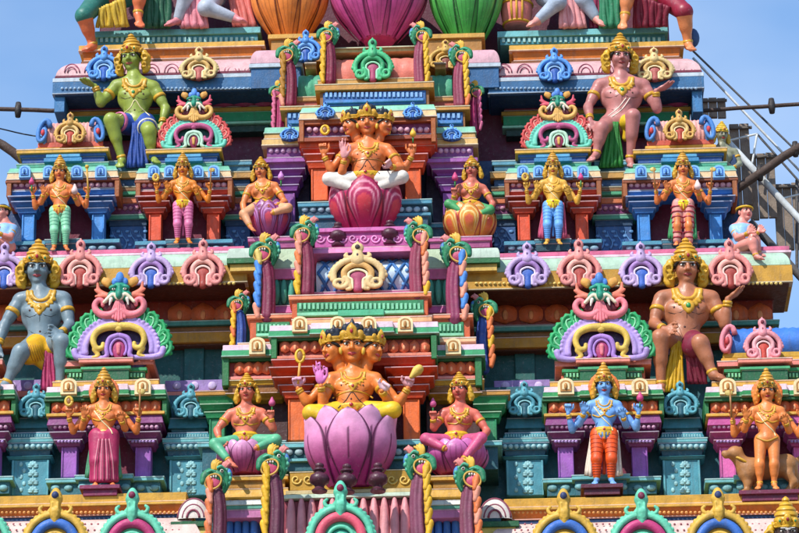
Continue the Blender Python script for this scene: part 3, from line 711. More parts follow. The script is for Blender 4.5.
stack(bay, 302, 433, .62, 1.4, [('frieze_fillet', '#A0522E', 118, 123, 3, 3), ('frieze', '#7A2C58', 123, 136, -2, -2), ('frieze_fillet', '#9A4A30', 136, 140, 4, 4)])
beads(bay, 'frieze_bead', M('#D8A6B8'), 306, 430, 130, .63, 3.2, 3, 6.6)
for a in (299, 431): box(bay, 'frieze_end', M('#A55C30'), a, a+5, 117.6, 141.7, .572, 1.4)
stack(bay, 302, 434, .60, 1.4, [('roof_slab', '#DDBB8C', 111.5, 118, 2, 3, 's'), ('roof_slab', '#8CC8A8', 106, 111.5, 0, 2)])
stack(bay, 318, 431, .72, 1.6, [('roof_step', '#C08A48', 82.5, 89, 3, 3), ('roof_step', '#8A5A30', 89, 106.5, -2, -2)])
box(bay, 'step_panel', M('#2C5A94'), 323, 426, 91.5, 105, .725, .8); rowdent(325, 424, 92, 97, .71, '#86AEDA', 4.6); box(bay, 'step_panel', M('#4A7FB8'), 325, 424, 99, 102, .705, .8)
for a, b in ((283, 318), (432, 467)):
    stack(bay, a, b, .84, 1.6, [('roof_step', '#C08A48', 105.5, 110, 3, 3), ('roof_step', '#8A5A30', 110, 128, -2, -2)])
    box(bay, 'step_panel', M('#2C5A94'), a+4, b-4, 112, 126, .85, .95); rowdent(a+5, b-5, 113, 118, .835, '#86AEDA', 4.6); box(bay, 'step_panel', M('#4A7FB8'), a+5, b-5, 120, 123.5, .83, .95)
# purple outer step of tier B bay
for s, (a, b) in ((-1, (266, 306)), (1, (430, 474))):
    stack(bay, a, b, .82, 1.5, [('roof_slab', '#86C0A4', 127, 133, 1, 2), ('roof_slab', '#D8B070', 139, 145, 4, 4), ('roof_slab', '#BF9458', 133, 139, 1, 2), ('frieze', '#7A3A7C', 145, 158, -1, -1), ('frieze_fillet', '#9A5AA0', 158, 162, 4, 4), ('architrave', '#8A4A90', 162, 168, 1, -1, 's')])
    beads(bay, 'frieze_bead', M('#CFA6C8'), a+2, b-2, 151, .83, 2.8, 2.6, 6)
    c = a+20 if s < 0 else b-22
    pillar(bay, c-9, c+9, 192, 224, .92, '#8E559E'); capital(bay, c-9, c+9, .92, '#84469A', [(184, 191, 4), (176, 183.5, 8), (168, 175.5, 11)])
    box(bay, 'niche_wall', M('#2A1E3E'), a-4, b+4, 165, 228, 1.12, 1.4)
    stack(bay, a-8, b+8, .86, 1.4, [('base', '#3E7C90', 222, 227, 2, 2), ('base', '#23465A', 227, 240, -1, -1)])
    stack(bay, a-16 if s < 0 else a, b if s < 0 else b+16, .70, 1.4, [('figure_base', '#B8608E', 236, 241, 2, 2), ('figure_base', '#9A4A78', 241, 248, 0, 0)])
# ---- salmon barrel roof of tier B bay
def smooth_barrel(x0, x1, yt, yb, Y, mat, ribs=0):
    n = 14; m = mpx(Y); r = (yb-yt)*m*VS/1.5; X0 = P(x0, yb, Y)[0]; X1 = P(x1, yb, Y)[0]; z0 = P((x0+x1)/2, yb, Y)[2]; k = max(2, ribs*4+1); V = []; F = []
    for i in range(k):
        x = X0+(X1-X0)*i/(k-1); rr = r*(1+(.0 if not ribs else .045*abs(math.sin(math.pi*i/4))))
        for a in np.linspace(-.5, math.pi+.5, n): V.append((x, Y+r-rr*math.cos(a), z0+r*.48+rr*math.sin(a)))
    for i in range(k-1):
        for j in range(n-1): F.append([i*n+j, (i+1)*n+j, (i+1)*n+j+1, i*n+j+1])
    F.append(list(range(n))[::-1]); F.append([(k-1)*n+j for j in range(n)])
    o = mk('barrel_face', V, F, M(mat), bay, sharp=.9); fixn(o)
smooth_barrel(330, 424, 51, 79, .95, '#DE8070', 8)
stack(bay, 320, 430, .92, 1.8, [('barrel_frame', '#C79A56', 78, 83, 2, 2), ('barrel_frame', '#CBB07A', 47.5, 52, -8, -8)])
for a, b in ((298, 322), (428, 452)):
    smooth_barrel(a, b, 68, 96, 1.08, '#4E9E7C', 3); stack(bay, a-3, b+3, 1.05, 1.9, [('barrel_frame', '#B98850', 96, 101, 2, 2), ('barrel_frame', '#B05A4A', 101, 106, 0, 0), ('barrel_frame', '#C9A262', 64, 69, -10, -10)])
for a, b in ((271, 330), (424, 482)):
    stack(bay, a, b, 1.5, 2.3, [('gable_board', '#C99A4E', 33.5, 38, 3, 3), ('gable_board', '#A8763A', 38, 62, 0, 0)])
for a, b in ((252, 300), (455, 498)):
    stack(bay, a, b, 1.36, 2.2, [('shell_end', '#C99CA6', 50, 63, -6, 2, 'k'), ('shell_fillet', '#B8C4CE', 63, 67, 3, 3), ('shell_band', '#2F5E8C', 67, 88, 1, 1)])
# ---- bottom barrel (ribbed)
for (a, b, mat, n, Y, rr) in ((286, 421, '#E29AA0', 13, -.62, 5.4), (226, 258, '#4E82CC', 4, -.46, 4.2), (426, 460, '#4E82CC', 4, -.46, 4.2)):
    stack(bay, a-2, b+2, Y+.12, .4, [('barrel_back', '#8A3A4A' if n > 5 else '#2C4C86', 500, 580, 0, 0)])
    pieces(bay, 'barrel_rib', M(mat), a, b, 540, Y+.10, rr, 43 if n > 5 else 40, 8, n, 'bb')
for a, b in ((222, 262), (422, 466)):
    stack(bay, a, b, -.50, .4, [('barrel_frame', '#D8DCCF', 500, 505, 2, 4), ('barrel_frame', '#5FA08C', 505, 509, 3, 3), ('barrel_frame', '#C67AA8', 509, 518, 2, 2, 's')])
for s, (a, b) in ((-1, (174, 206)), (1, (482, 516))):
    stack(bay, a, b, -.40, .4, [('shell_base', '#1F5A36', 521, 526.5, 3, 3), ('shell_base', '#CFC06A', 526.5, 560, 0, 0)])
    cx = (a+b)/2+(4 if s < 0 else -4); m = mpx(-.4); c = P(cx, 521, -.33); V = []; F = []; n = 14
    for j in range(6):
        f = [1, 1.0, .92, .78, .5, .0][j]; y = [0.1, -.02, -.06, -.08, -.09, -.095][j]
        for i in range(n+1):
            a2 = math.pi*i/n; q = f; V.append((c[0]+17*m*q*math.cos(a2), c[1]+y, c[2]+23*m*q*math.sin(a2)))
    for j in range(5):
        for i in range(n): F.append([j*(n+1)+i, j*(n+1)+i+1, (j+1)*(n+1)+i+1, (j+1)*(n+1)+i])
    o = mk('white_shell', V, F, M('#D6CCC4'), bay, sharp=None); fixn(o)
    for rr in (.9, .62, .36):
        pts = [(c[0]+17*m*rr*math.cos(q), c[1]-.035-.062*(1-rr)-.02, c[2]+23*m*rr*math.sin(q)) for q in np.linspace(.05, math.pi-.05, 14)]; mk('shell_line', *tube_vf(pts, .011, 6), M('#8A4458'), o, sharp=None)
# ================================================================== stucco ornaments (local units: 1 = one photo pixel)
U = 0.01
def spiral(cx, cz, r0, r1, a0, turns, n=22):
    return [(cx+(r0+(r1-r0)*t)*math.cos(a0+turns*2*math.pi*t), 0, cz+(r0+(r1-r0)*t)*math.sin(a0+turns*2*math.pi*t)) for t in np.linspace(0, 1, n)]
def arc2(cx, cz, rx, rz, a0, a1, n=20):
    return [(cx+rx*math.cos(a), 0, cz+rz*math.sin(a)) for a in np.linspace(a0, a1, n)]
def crom(pts, k=4):
    "smooth curve through the points"
    if len(pts) < 3 or len(pts) > 9: return pts
    p = np.array(pts, float); p = np.vstack([2*p[0]-p[1], p, 2*p[-1]-p[-2]]); out = []
    for i in range(1, len(p)-2):
        for j in range(k):
            t = j/k; out.append(.5*((2*p[i])+(p[i+1]-p[i-1])*t+(2*p[i-1]-5*p[i]+4*p[i+1]-p[i+2])*t*t+(3*p[i]-p[i-1]-3*p[i+1]+p[i+2])*t**3))
    return out+[p[-2]]
class Orn:
    "several clays by part name; coordinates (x, y, z), y negative towards the viewer"
    def __init__(s): s.g = {}; s.k = 0.8
    def cl(s, part, mat):
        key = (part, mat)
        if key not in s.g: s.g[key] = Clay(s.k*U)
        return s.g[key]
    def tube(s, part, mat, pts, r0, r1=None, y=0, k=None):
        c = s.cl(part, mat); r1 = r0 if r1 is None else r1; pts = crom(pts); n = len(pts)
        P3 = [np.array([p[0], p[1]+y, p[2]])*U for p in pts]; rr = [(r0+(r1-r0)*i/(n-1))*U for i in range(n)]
        c.ch(P3, rr, k); return s
    def el(s, part, mat, x, y, z, rx, ry, rz, ang=0, k=None):
        rot = None
        if ang:
            ca, sa = math.cos(ang), math.sin(ang); rot = np.array([[ca, 0, -sa], [0, 1, 0], [sa, 0, ca]])
        s.cl(part, mat).e(np.array([x, y, z])*U, np.array([rx, ry, rz])*U, rot, k); return s
    def sym(s, f):
        f(1); f(-1); return s
    def make(s, name, v=0.75):
        root = bpy.data.objects.new(name, None); COL.objects.link(root); ORG[root.name] = np.zeros(3); root.empty_display_size = .1
        for (part, mat), c in s.g.items(): c.build(part.split('|')[0], M(mat), root, v*U)
        return root
def place(root, px, py, Y, label, cat, group=None, sc=1.0, flip=False, yaw=0, first=True, lean=0.0):
    o = root if first else copy_tree(root)
    s = mpx(Y)/U*sc; p = P(px, py, Y)
    o.location = p; o.scale = (-s if flip else s, s, s*VS); o.rotation_euler = (lean, 0, yaw)
    return tag(o, label, cat, group)
def scatter(root, spots, label, cat, group, sc=1.0, **kw):
    for i, sp in enumerate(spots): place(root, sp[0], sp[1], sp[2], label, cat, group if len(spots) > 1 else None, sp[3] if len(sp) > 3 else sc, first=(i == 0), **kw)

def recolor(root, mp):
    cnt = {}
    for ch in sorted(root.children, key=lambda o: o.name):
        nm = ch.name.split('.')[0]; i = cnt.get(nm, 0); cnt[nm] = i+1
        c = mp.get(nm)
        if isinstance(c, (list, tuple)): c = c[i % len(c)]
        if c and ch.type == 'MESH': ch.material_slots[0].link = 'OBJECT'; ch.material_slots[0].material = M(c)
    return root
# ---- big horseshoe arch ornament (bottom cornice)
def big_kudu(c1, c2, c3, gem):
    o = Orn(); o.k = 1.0
    ring = arc2(0, 0, 29, 29, -.5, math.pi+.5, 30)
    o.tube('outer_ring', c1, ring, 3.2, y=-4)
    for i in range(27):
        a = -.45+i*(math.pi+.9)/26; o.el('outer_ring', c1, 32*math.cos(a), -2.5, 32*math.sin(a), 2.6, 2.2, 2.6)
    o.el('outer_ring', c1, 0, 1, 0, 31, 3.2, 31)
    o.tube('inner_ring', c2, arc2(0, 0, 20.5, 20.5, -.6, math.pi+.6, 26), 4.6, y=-4)
    o.tube('centre_ring', c1, arc2(0, 0, 12, 11, -.6, math.pi+.6, 20), 1.9, y=-5)
    o.el('centre', c3, 0, -2, 0, 11, 2.5, 10.5)
    o.tube('flower', c1, arc2(0, 0, 5, 5, 0, 2*math.pi, 12), 1.6, y=-5)
    o.tube('finial', c1, [(0, 0, 26), (0, 0, 36), (0, 0, 43)], 4.8, 5.6, y=-4)
    o.tube('finial', c1, [(0, 0, 44), (0, 0, 50), (0, 0, 53)], 7.0, 1.0, y=-3)
    o.tube('finial', c1, [(0, 0, 30), (0, 0, 22), (0, 0, 17)], 5.5, .8, y=-6)
    for k in (-1, 1):
        o.tube('finial', c1, [(k*4, 0, 33), (k*8, 0, 29.5), (k*13, 0, 30), (k*15.5, 0, 34), (k*13, 0, 36.5)], 2.6, 1.5, y=-4)
        o.tube('finial', c1, [(k*3, 0, 38), (k*2.4, 0, 26)], 1.2, y=-9)
    o.el('gem', gem, 0, -8.5, 45.5, 3.5, 3.4, 3.8)
    return o
k1 = big_kudu('#CFA64C', '#3A68B4', '#7A3A22', '#2B3A66').make('arch_ornament', .8)
for i, (sp, wh) in enumerate((((55, 546), 'below the teal pilaster of the blue-grey guardian'), ((565, 547), 'beside the white shell and the magenta-legged statue'), ((720, 546), 'below the dog statue'))): place(k1 if i == 0 else copy_tree(k1), sp[0], sp[1], -.62, 'gold and blue horseshoe arch ornament '+wh, 'arch ornament', 'gold arch ornaments of the bottom cornice')
def bk(c1, c2, c3, gem): return dict(outer_ring=c1, centre_ring=c1, flower=c1, finial=c1, inner_ring=c2, centre=c3, gem=gem)
for sp, wh in (((132, 546), 'below the maroon-skirted statue'), ((-22, 546), 'cut off beside the gold one under the blue-grey guardian'), ((643, 547), 'below the blue-skinned statue')):
    o = recolor(copy_tree(k1), bk('#6CC4A4', '#B23A6E', '#2E7A6E', '#7A2A48')); place(o, sp[0], sp[1], -.62, 'mint and magenta horseshoe arch ornament '+wh, 'arch ornament', 'mint arch ornaments of the bottom cornice')
place(recolor(copy_tree(k1), bk('#66C2A2', '#D0566A', '#3E9A8A', '#7A2A48')), 341, 540, -.92, 'mint arch ornament with red inner ring on the pink ribbed barrel', 'arch ornament', sc=1.02)

# ---- volute arch ornament (cornice rows)
def volute_proto():
    o = Orn(); o.k = .7
    o.el('plate', '#333333', 0, 1.5, 13, 19, 2.6, 14); o.el('plate', '#333333', 0, 1.5, 7, 20, 2.6, 7)
    o.tube('outer_arch', '#888888', [(-18.6, 0, 10), (-18.2, 0, 18), (-11.5, 0, 25.5), (0, 0, 28.5), (11.5, 0, 25.5), (18.2, 0, 18), (18.6, 0, 10)], 2.7, y=-2.5)
    for a in np.linspace(.18, math.pi-.18, 19): o.el('outer_arch', '#888888', 21.6*math.cos(a), -2.0, 9.6+20.6*math.sin(a), 2.1, 2.2, 2.1, k=.0015)
    o.tube('inner_arch', '#999999', [(-10.2, 0, 12), (-10.2, 0, 17), (-6, 0, 21.6), (0, 0, 23), (6, 0, 21.6), (10.2, 0, 17), (10.2, 0, 12)], 2.5, y=-3.5)
    for s in (-1, 1):
        o.tube('volute|%d' % s, '#888888', [(s*(13.6+6.6*(1-t*.86)*math.cos(2.2-s*0+t*9.5)), 0, 6.6+5.6*(1-t*.86)*math.sin(2.2+t*9.5)) for t in np.linspace(0, 1, 26)], 2.2, 1.2, y=-4.5)
        o.tube('volute|%d' % s, '#888888', [(s*10, 0, 11), (s*6.6, 0, 7), (s*5.4, 0, 1.5), (s*8, 0, .6)], 1.9, 1.5, y=-4)
        o.el('volute_eye|%d' % s, '#333333', s*13.6, -5.5, 6.6, 1.5, 1.3, 1.4)
        o.tube('finial', '#888888', [(s*3, 0, 30), (s*7, 0, 29.6), (s*9.4, 0, 31.4), (s*8.4, 0, 33.4)], 2.3, 1.3, y=-2.5)
    o.tube('finial', '#888888', [(0, 0, 27), (0, 0, 31), (0, 0, 34.5)], 5.6, 3.6, y=-2.5)
    o.el('finial', '#888888', 0, -2.5, 38.2, 4.9, 3.6, 5.0); o.tube('finial', '#888888', [(0, 0, 42), (0, 0, 44.5)], 1.6, .6, y=-2.5)
    o.el('finial_gem', '#333333', 0, -6.2, 38.4, 2.1, 1.4, 2.2); o.el('neck_gem', '#333333', 0, -6.4, 30, 1.3, 1.3, 2.8)
    o.el('niche', '#3E5FA8', 0, -2.2, 12.5, 6.6, 2.2, 5.0); o.tube('niche', '#3E5FA8', [(0, 0, 11), (0, 0, 1.5)], 3.2, 4.0, y=-1.4)
    o.tube('niche_rim', '#CCCCCC', [(-7.2, 0, 11), (-6.4, 0, 15.6), (0, 0, 18.2), (6.4, 0, 15.6), (7.2, 0, 11), (4.4, 0, 9), (4.2, 0, 1.5)], 1.1, y=-4.2); o.tube('niche_rim', '#CCCCCC', [(7.2, 0, 11), (4.4, 0, 9), (4.2, 0, 1.5)], 1.1, y=-4.2); o.tube('niche_rim', '#CCCCCC', [(-7.2, 0, 11), (-4.4, 0, 9), (-4.2, 0, 1.5)], 1.1, y=-4.2)
    return o.make('arch_ornament', .68)
KUD = volute_proto(); KUD_USED = False
def kud(spots, cm, cin, crim, cdark, cn, label, w=23, h=40, group=None, where=None):
    global KUD_USED
    base = label
    for i_, (px, py, Y) in enumerate(spots):
        label = base+' '+where[i_] if where else base
        o = KUD if not KUD_USED else copy_tree(KUD); KUD_USED = True
        recolor(o, dict(outer_arch=cm, volute=cm, finial=cm, inner_arch=cin, niche_rim=crim, plate=cdark, volute_eye=cdark, finial_gem=cdark, neck_gem=cdark, niche=cn))
        s_ = mpx(Y)/U; o.location = P(px, py, Y); o.scale = (s_*w/23, s_*.9, s_*VS*h/40); tag(o, label, 'arch ornament', group)
        if not group and 'group' in o.keys(): del o['group']
kud([(4, 287, .44), (151, 287, .44), (528, 287, .44), (642, 287, .44)], '#BCA2CC', '#9E78B4', '#DCCBE4', '#4A2C60', '#3E62B4', 'lavender scroll arch ornament on the middle cornice', group='lavender arch ornaments of the middle cornice', where=['by the blue-grey guardian and the sky', 'between two salmon ones', 'nearest the statue on the orange lotus', 'beside the crown of the brown guardian'])
kud([(80, 287, .44), (203, 287, .44), (580, 287, .44), (731, 287, .44)], '#DE8E88', '#E8A89C', '#F0C8BC', '#7A2430', '#A8443C', 'salmon scroll arch ornament on the middle cornice', h=43, group='salmon arch ornaments of the middle cornice', where=['beside the crown of the blue-grey guardian', 'below the pink-trousered statue', 'below the blue-trousered statue', 'below the child statue by the scaffold'])
kud([(36, 418, .18), (191, 418, .18), (525, 416, .18), (681, 416, .18)], '#5A9EAC', '#4A8C9C', '#8FC4CA', '#1E4652', '#285A6A', 'small teal scroll ornament on the pilaster', 19, 30, 'teal scroll ornaments of the pilasters', where=['below the blue-grey guardian', 'beside the statue in green leggings', 'beside the magenta-legged statue', 'below the brown guardian'])
kud([(104, 80, 1.34), (555, 82, 1.34)], '#5C96DC', '#74A8E8', '#9CC4F0', '#26488C', '#2E5AA8', 'sky blue scroll arch ornament on the upper cornice', 19, 32, 'blue arch ornaments of the upper cornice', where=['beside the olive green guardian', 'above the red-leaved arch'])
kud([(306, 62, 1.28)], '#5C96DC', '#74A8E8', '#9CC4F0', '#26488C', '#2E5AA8', 'sky blue scroll ornament between the dragon brackets of the top barrel', 17, 30)
kud([(199, 80, 1.34), (655, 81, 1.34)], '#D8BE86', '#CFA868', '#F0DDB0', '#8A4A2C', '#B0605A', 'cream scroll arch ornament on the upper cornice', 21, 31, 'cream arch ornaments of the upper cornice', where=['above the red-leaved arch', 'beside the pinkish brown guardian'])
kud([(446, 70, 1.28)], '#CFA85C', '#BF9044', '#E8CC8C', '#6A3A20', '#8A4A3A', 'gold scroll ornament beside the green lotus on the top barrel', 19, 28)
kud([(373, 81, .86)], '#4EB07A', '#3A9A66', '#9CDCB4', '#14503A', '#A84A6A', 'green scroll arch ornament on the salmon barrel roof', 22, 40)
kud([(358, 291, .02)], '#DDBE8A', '#D8A868', '#F0DDB4', '#3A2A2E', '#A84A68', 'large cream scroll arch ornament on the blue lattice barrel', 30, 44)
kud([(70, 144, .92), (680, 141, .92)], '#CFA25C', '#D8B478', '#EBD0A0', '#7A3A24', '#B24A3C', 'gold scroll ornament on the pink corner barrel roof', 17, 29, 'gold ornaments of the pink barrels', where=['beside the olive green guardian', 'beside the pinkish brown guardian'])
kud([(764, 360, .12)], '#DE929A', '#E8A8AC', '#F0C8C8', '#7A2A3C', '#C0483C', 'pink scroll arch ornament on the blue corner barrel', 20, 37)
kud([(325.5, 119, .56), (413, 119, .56), (290, 141, .76), (452, 141, .76)], '#6FA6E6', '#5A90D8', '#A8CCF4', '#2A4C94', '#3464B0', 'tiny blue scroll ornament on the central shrine', 10.5, 15, 'tiny blue scroll ornaments', where=['above the hand holding the disc', 'above the hand holding the golden bud', 'above the orange statue on the purple lotus', 'above the red-skinned statue'])

# ---- leafy arch with a beast mask (torana) above the niche shrines
def torana(cplate, clight, cl, cring, cinner, ccurl, cface, clip, cear, cgem, ccentre):
    o = Orn(); o.k = 1.0
    o.el('arch_plate', cplate, 0, 3, 16, 42, 3.0, 28)
    for k in range(2): o.tube('arch_ring', cring, arc2(0, 10, 38-k*5.0, 29.5-k*4.6, -.15, math.pi+.15, 30), 3.2-k*.3, y=-2.5-k*1.5)
    for i in range(25):
        a = .0+i*math.pi/24; o.el('arch_ring', cring, 40*math.cos(a), -4.5, 10+31.5*math.sin(a), 2.0, 2.2, 2.0)
    for s in (-1, 1):
        o.tube(f'scroll|{s}', ccurl, [(s*1, 0, 31), (s*12, 0, 30.5), (s*22, 0, 26), (s*25.5, 0, 18), (s*22, 0, 10), (s*16, 0, 10.5), (s*15.5, 0, 14)], 4.0, 2.2, y=-6)
        o.tube(f'scroll|{s}', ccurl, [(s*24, 0, 9), (s*20, 0, 3), (s*27, 0, 1)], 2.6, 1.6, y=-5)
        o.tube(f'inner_arch|{s}', cinner, [(s*1, 0, 22), (s*9, 0, 19), (s*12, 0, 10), (s*11, 0, 3), (s*14, 0, .8)], 2.7, 2.2, y=-6)
        o.tube(f'foot_scroll|{s}', cring, [(s*44, 0, 8), (s*42, 0, 3), (s*34, 0, 1), (s*24, 0, 1), (s*14, 0, 1)], 3.4, 2.2, y=-4)
        # mask: ears, horn curls, lip scrolls, fangs
        for k in range(3): o.tube(f'ear|{s}', cear, [(s*12, 0, 62), (s*(18+k*1.5), 0, 62+k*3), (s*(24+k*.8-(k == 2)*3), 0, 62+k*6.5)], 3.0, 1.3, y=-4+k*.4)
        o.el(f'horn|{s}', '#D39A50', s*13, -4, 76, 5.2, 3.2, 4.2, s*.4); o.tube(f'horn|{s}', '#D39A50', [(s*12, 0, 73), (s*17, 0, 76), (s*16, 0, 80)], 2.6, 1.2, y=-4)
        o.tube(f'lip|{s}', clip, [(s*2, 0, 46), (s*9, 0, 42.5), (s*17, 0, 43), (s*23, 0, 47), (s*24.5, 0, 53), (s*21, 0, 57.5), (s*16.5, 0, 56), (s*16.5, 0, 52.5)], 4.2, 2.2, y=-6)
        o.tube(f'upper_lip|{s}', '#E6D9BE', [(s*1.5, 0, 58), (s*6, 0, 61.5), (s*11, 0, 58), (s*15, 0, 54)], 2.4, 1.6, y=-9.5)
        o.el(f'mouth|{s}', '#5A1424', s*10, -4.5, 51.5, 7.5, 2.6, 5.5)
        o.tube(f'fang|{s}', '#EDE3D8', [(s*8, 0, 57), (s*9.5, 0, 51)], 2.0, .7, y=-9.5)
        o.el(f'brow|{s}', cface, s*6.5, -9, 69, 4.4, 3, 2.2, -s*.3); o.el(f'eye|{s}', '#EDE3D8', s*5.6, -10, 66.6, 2.0, 1.6, 1.3); o.el(f'pupil|{s}', '#1A1A1A', s*5.6, -11.4, 66.4, 1.0, .8, 1.0)
        o.el('beast_head', cface, s*6, -6, 61, 6.5, 5, 5.5)
    o.el('beast_head', cface, 0, -4, 66.5, 9.6, 6, 9.4); o.el('beast_head', cface, 0, -11, 60.5, 3.4, 4, 4.5); o.tube('beast_head', cface, [(0, 0, 70), (0, 0, 60)], 2.0, 2.8, y=-9.5)
    o.el('gem', cgem, 0, -6, 79, 4.2, 3.4, 6.2); o.el('gem', cgem, -5.5, -5, 75.5, 2.8, 2.6, 4); o.el('gem', cgem, 5.5, -5, 75.5, 2.8, 2.6, 4)
    for k in range(-3, 4): o.tube(f'tongue|{k}', clip, [(k*.9, 0, 56), (k*2.2, 0, 46), (k*2.9, 0, 36+abs(k)*1.6)], 1.2, 1.75, y=-9+abs(k)*.5)
    o.el('rosette', ccurl, 0, -7, 28.5, 4.2, 3, 3.2)
    o.el('niche', ccentre, 0, -4.5, 9, 7.0, 2.2, 9.5); o.tube('niche_rim', cinner, arc2(0, 9, 8, 9.5, -.7, math.pi+.7, 18), 1.4, y=-6.5)
    o.tube('niche_figure', clip, [(0, 0, 12), (0, 0, 5)], 2.6, 1.8, y=-6.5)
    root = o.make('beast_mask_arch', .85)
    # leaves: separate feathers fanning round the arch
    lf = None
    for s in (-1, 1):
        for i in range(5):
            a = .02+i*.262; cx, cz = s*44*math.cos(a*.98), 8.5+38*math.sin(a*.98)
            if lf is None:
                q = Orn(); q.k = .6
                q.el('x', cl, 0, 0, 0, 6.6, 2.4, 8.4); q.tube('x', cl, [(-2, 0, -8), (5.6, 0, -4), (7.4, 0, 3), (3.5, 0, 8.2), (-1.5, 0, 6.5), (-1.5, 0, 2.5)], 2.0, 1.5, y=-1.6)
                q.el('x', cl, 8.2, 0, -2.4, 2.2, 1.8, 2.2); q.el('x', cl, 8.6, 0, 3, 2.2, 1.8, 2.2); q.el('x', cl, 6, 0, 7.8, 2.2, 1.8, 2.2)
                V, F = q.g[('x', cl)].mesh(.8*U); lf = mk('leaf', V, F, M(cl), root, sharp=None)
                q = Orn(); q.k = .3; q.tube('x', clight, [(-3, 0, -6), (2.2, 0, -2), (3.8, 0, 2.4), (1.4, 0, 4.6)], .9, .7, y=-2.6); q.tube('x', clight, [(-4.2, 0, -3), (-3.6, 0, 3), (-.5, 0, 7)], .8, .6, y=-2.4)
                V, F = q.g[('x', clight)].mesh(.5*U); lr = mk('leaf_vein', V, F, M(clight), lf, sharp=None); lr['kind'] = 'stuff'; L = lf
            else:
                L = copy_tree(lf, root)
            L.location = (cx*U, -.012-.004*(i % 2), cz*U); L.rotation_euler = (0, s*(.25-a*.75), 0); L.scale = (s, 1, 1)
    return root
t1 = torana('#3E2A52', '#8FD4A4', '#2F9A5E', '#B096D2', '#A47CC4', '#D9B85C', '#2E8E74', '#E27E88', '#D97A64', '#4A82CC', '#A03A6A')
place(t1, 119, 360, .10, 'green-leaved purple beast-mask arch above the shrine with the maroon-skirted figure', 'arch')
t1b = copy_tree(t1); place(t1b, 602, 361, .10, 'green-leaved purple beast-mask arch above the shrine with the blue-skinned figure', 'arch')
t2 = torana('#1E4A48', '#E8A090', '#C8504E', '#6EC4AE', '#B7D8C0', '#B4547E', '#2F8A70', '#D8A860', '#C04A5C', '#5A8CDC', '#8A2C50')
place(t2, 194, 149, .98, 'red-leaved mint beast-mask arch beside the green-skinned seated guardian', 'arch', sc=.72)
t2b = copy_tree(t2); place(t2b, 559, 149, .98, 'red-leaved mint beast-mask arch beside the pinkish brown seated guardian', 'arch', sc=.72)

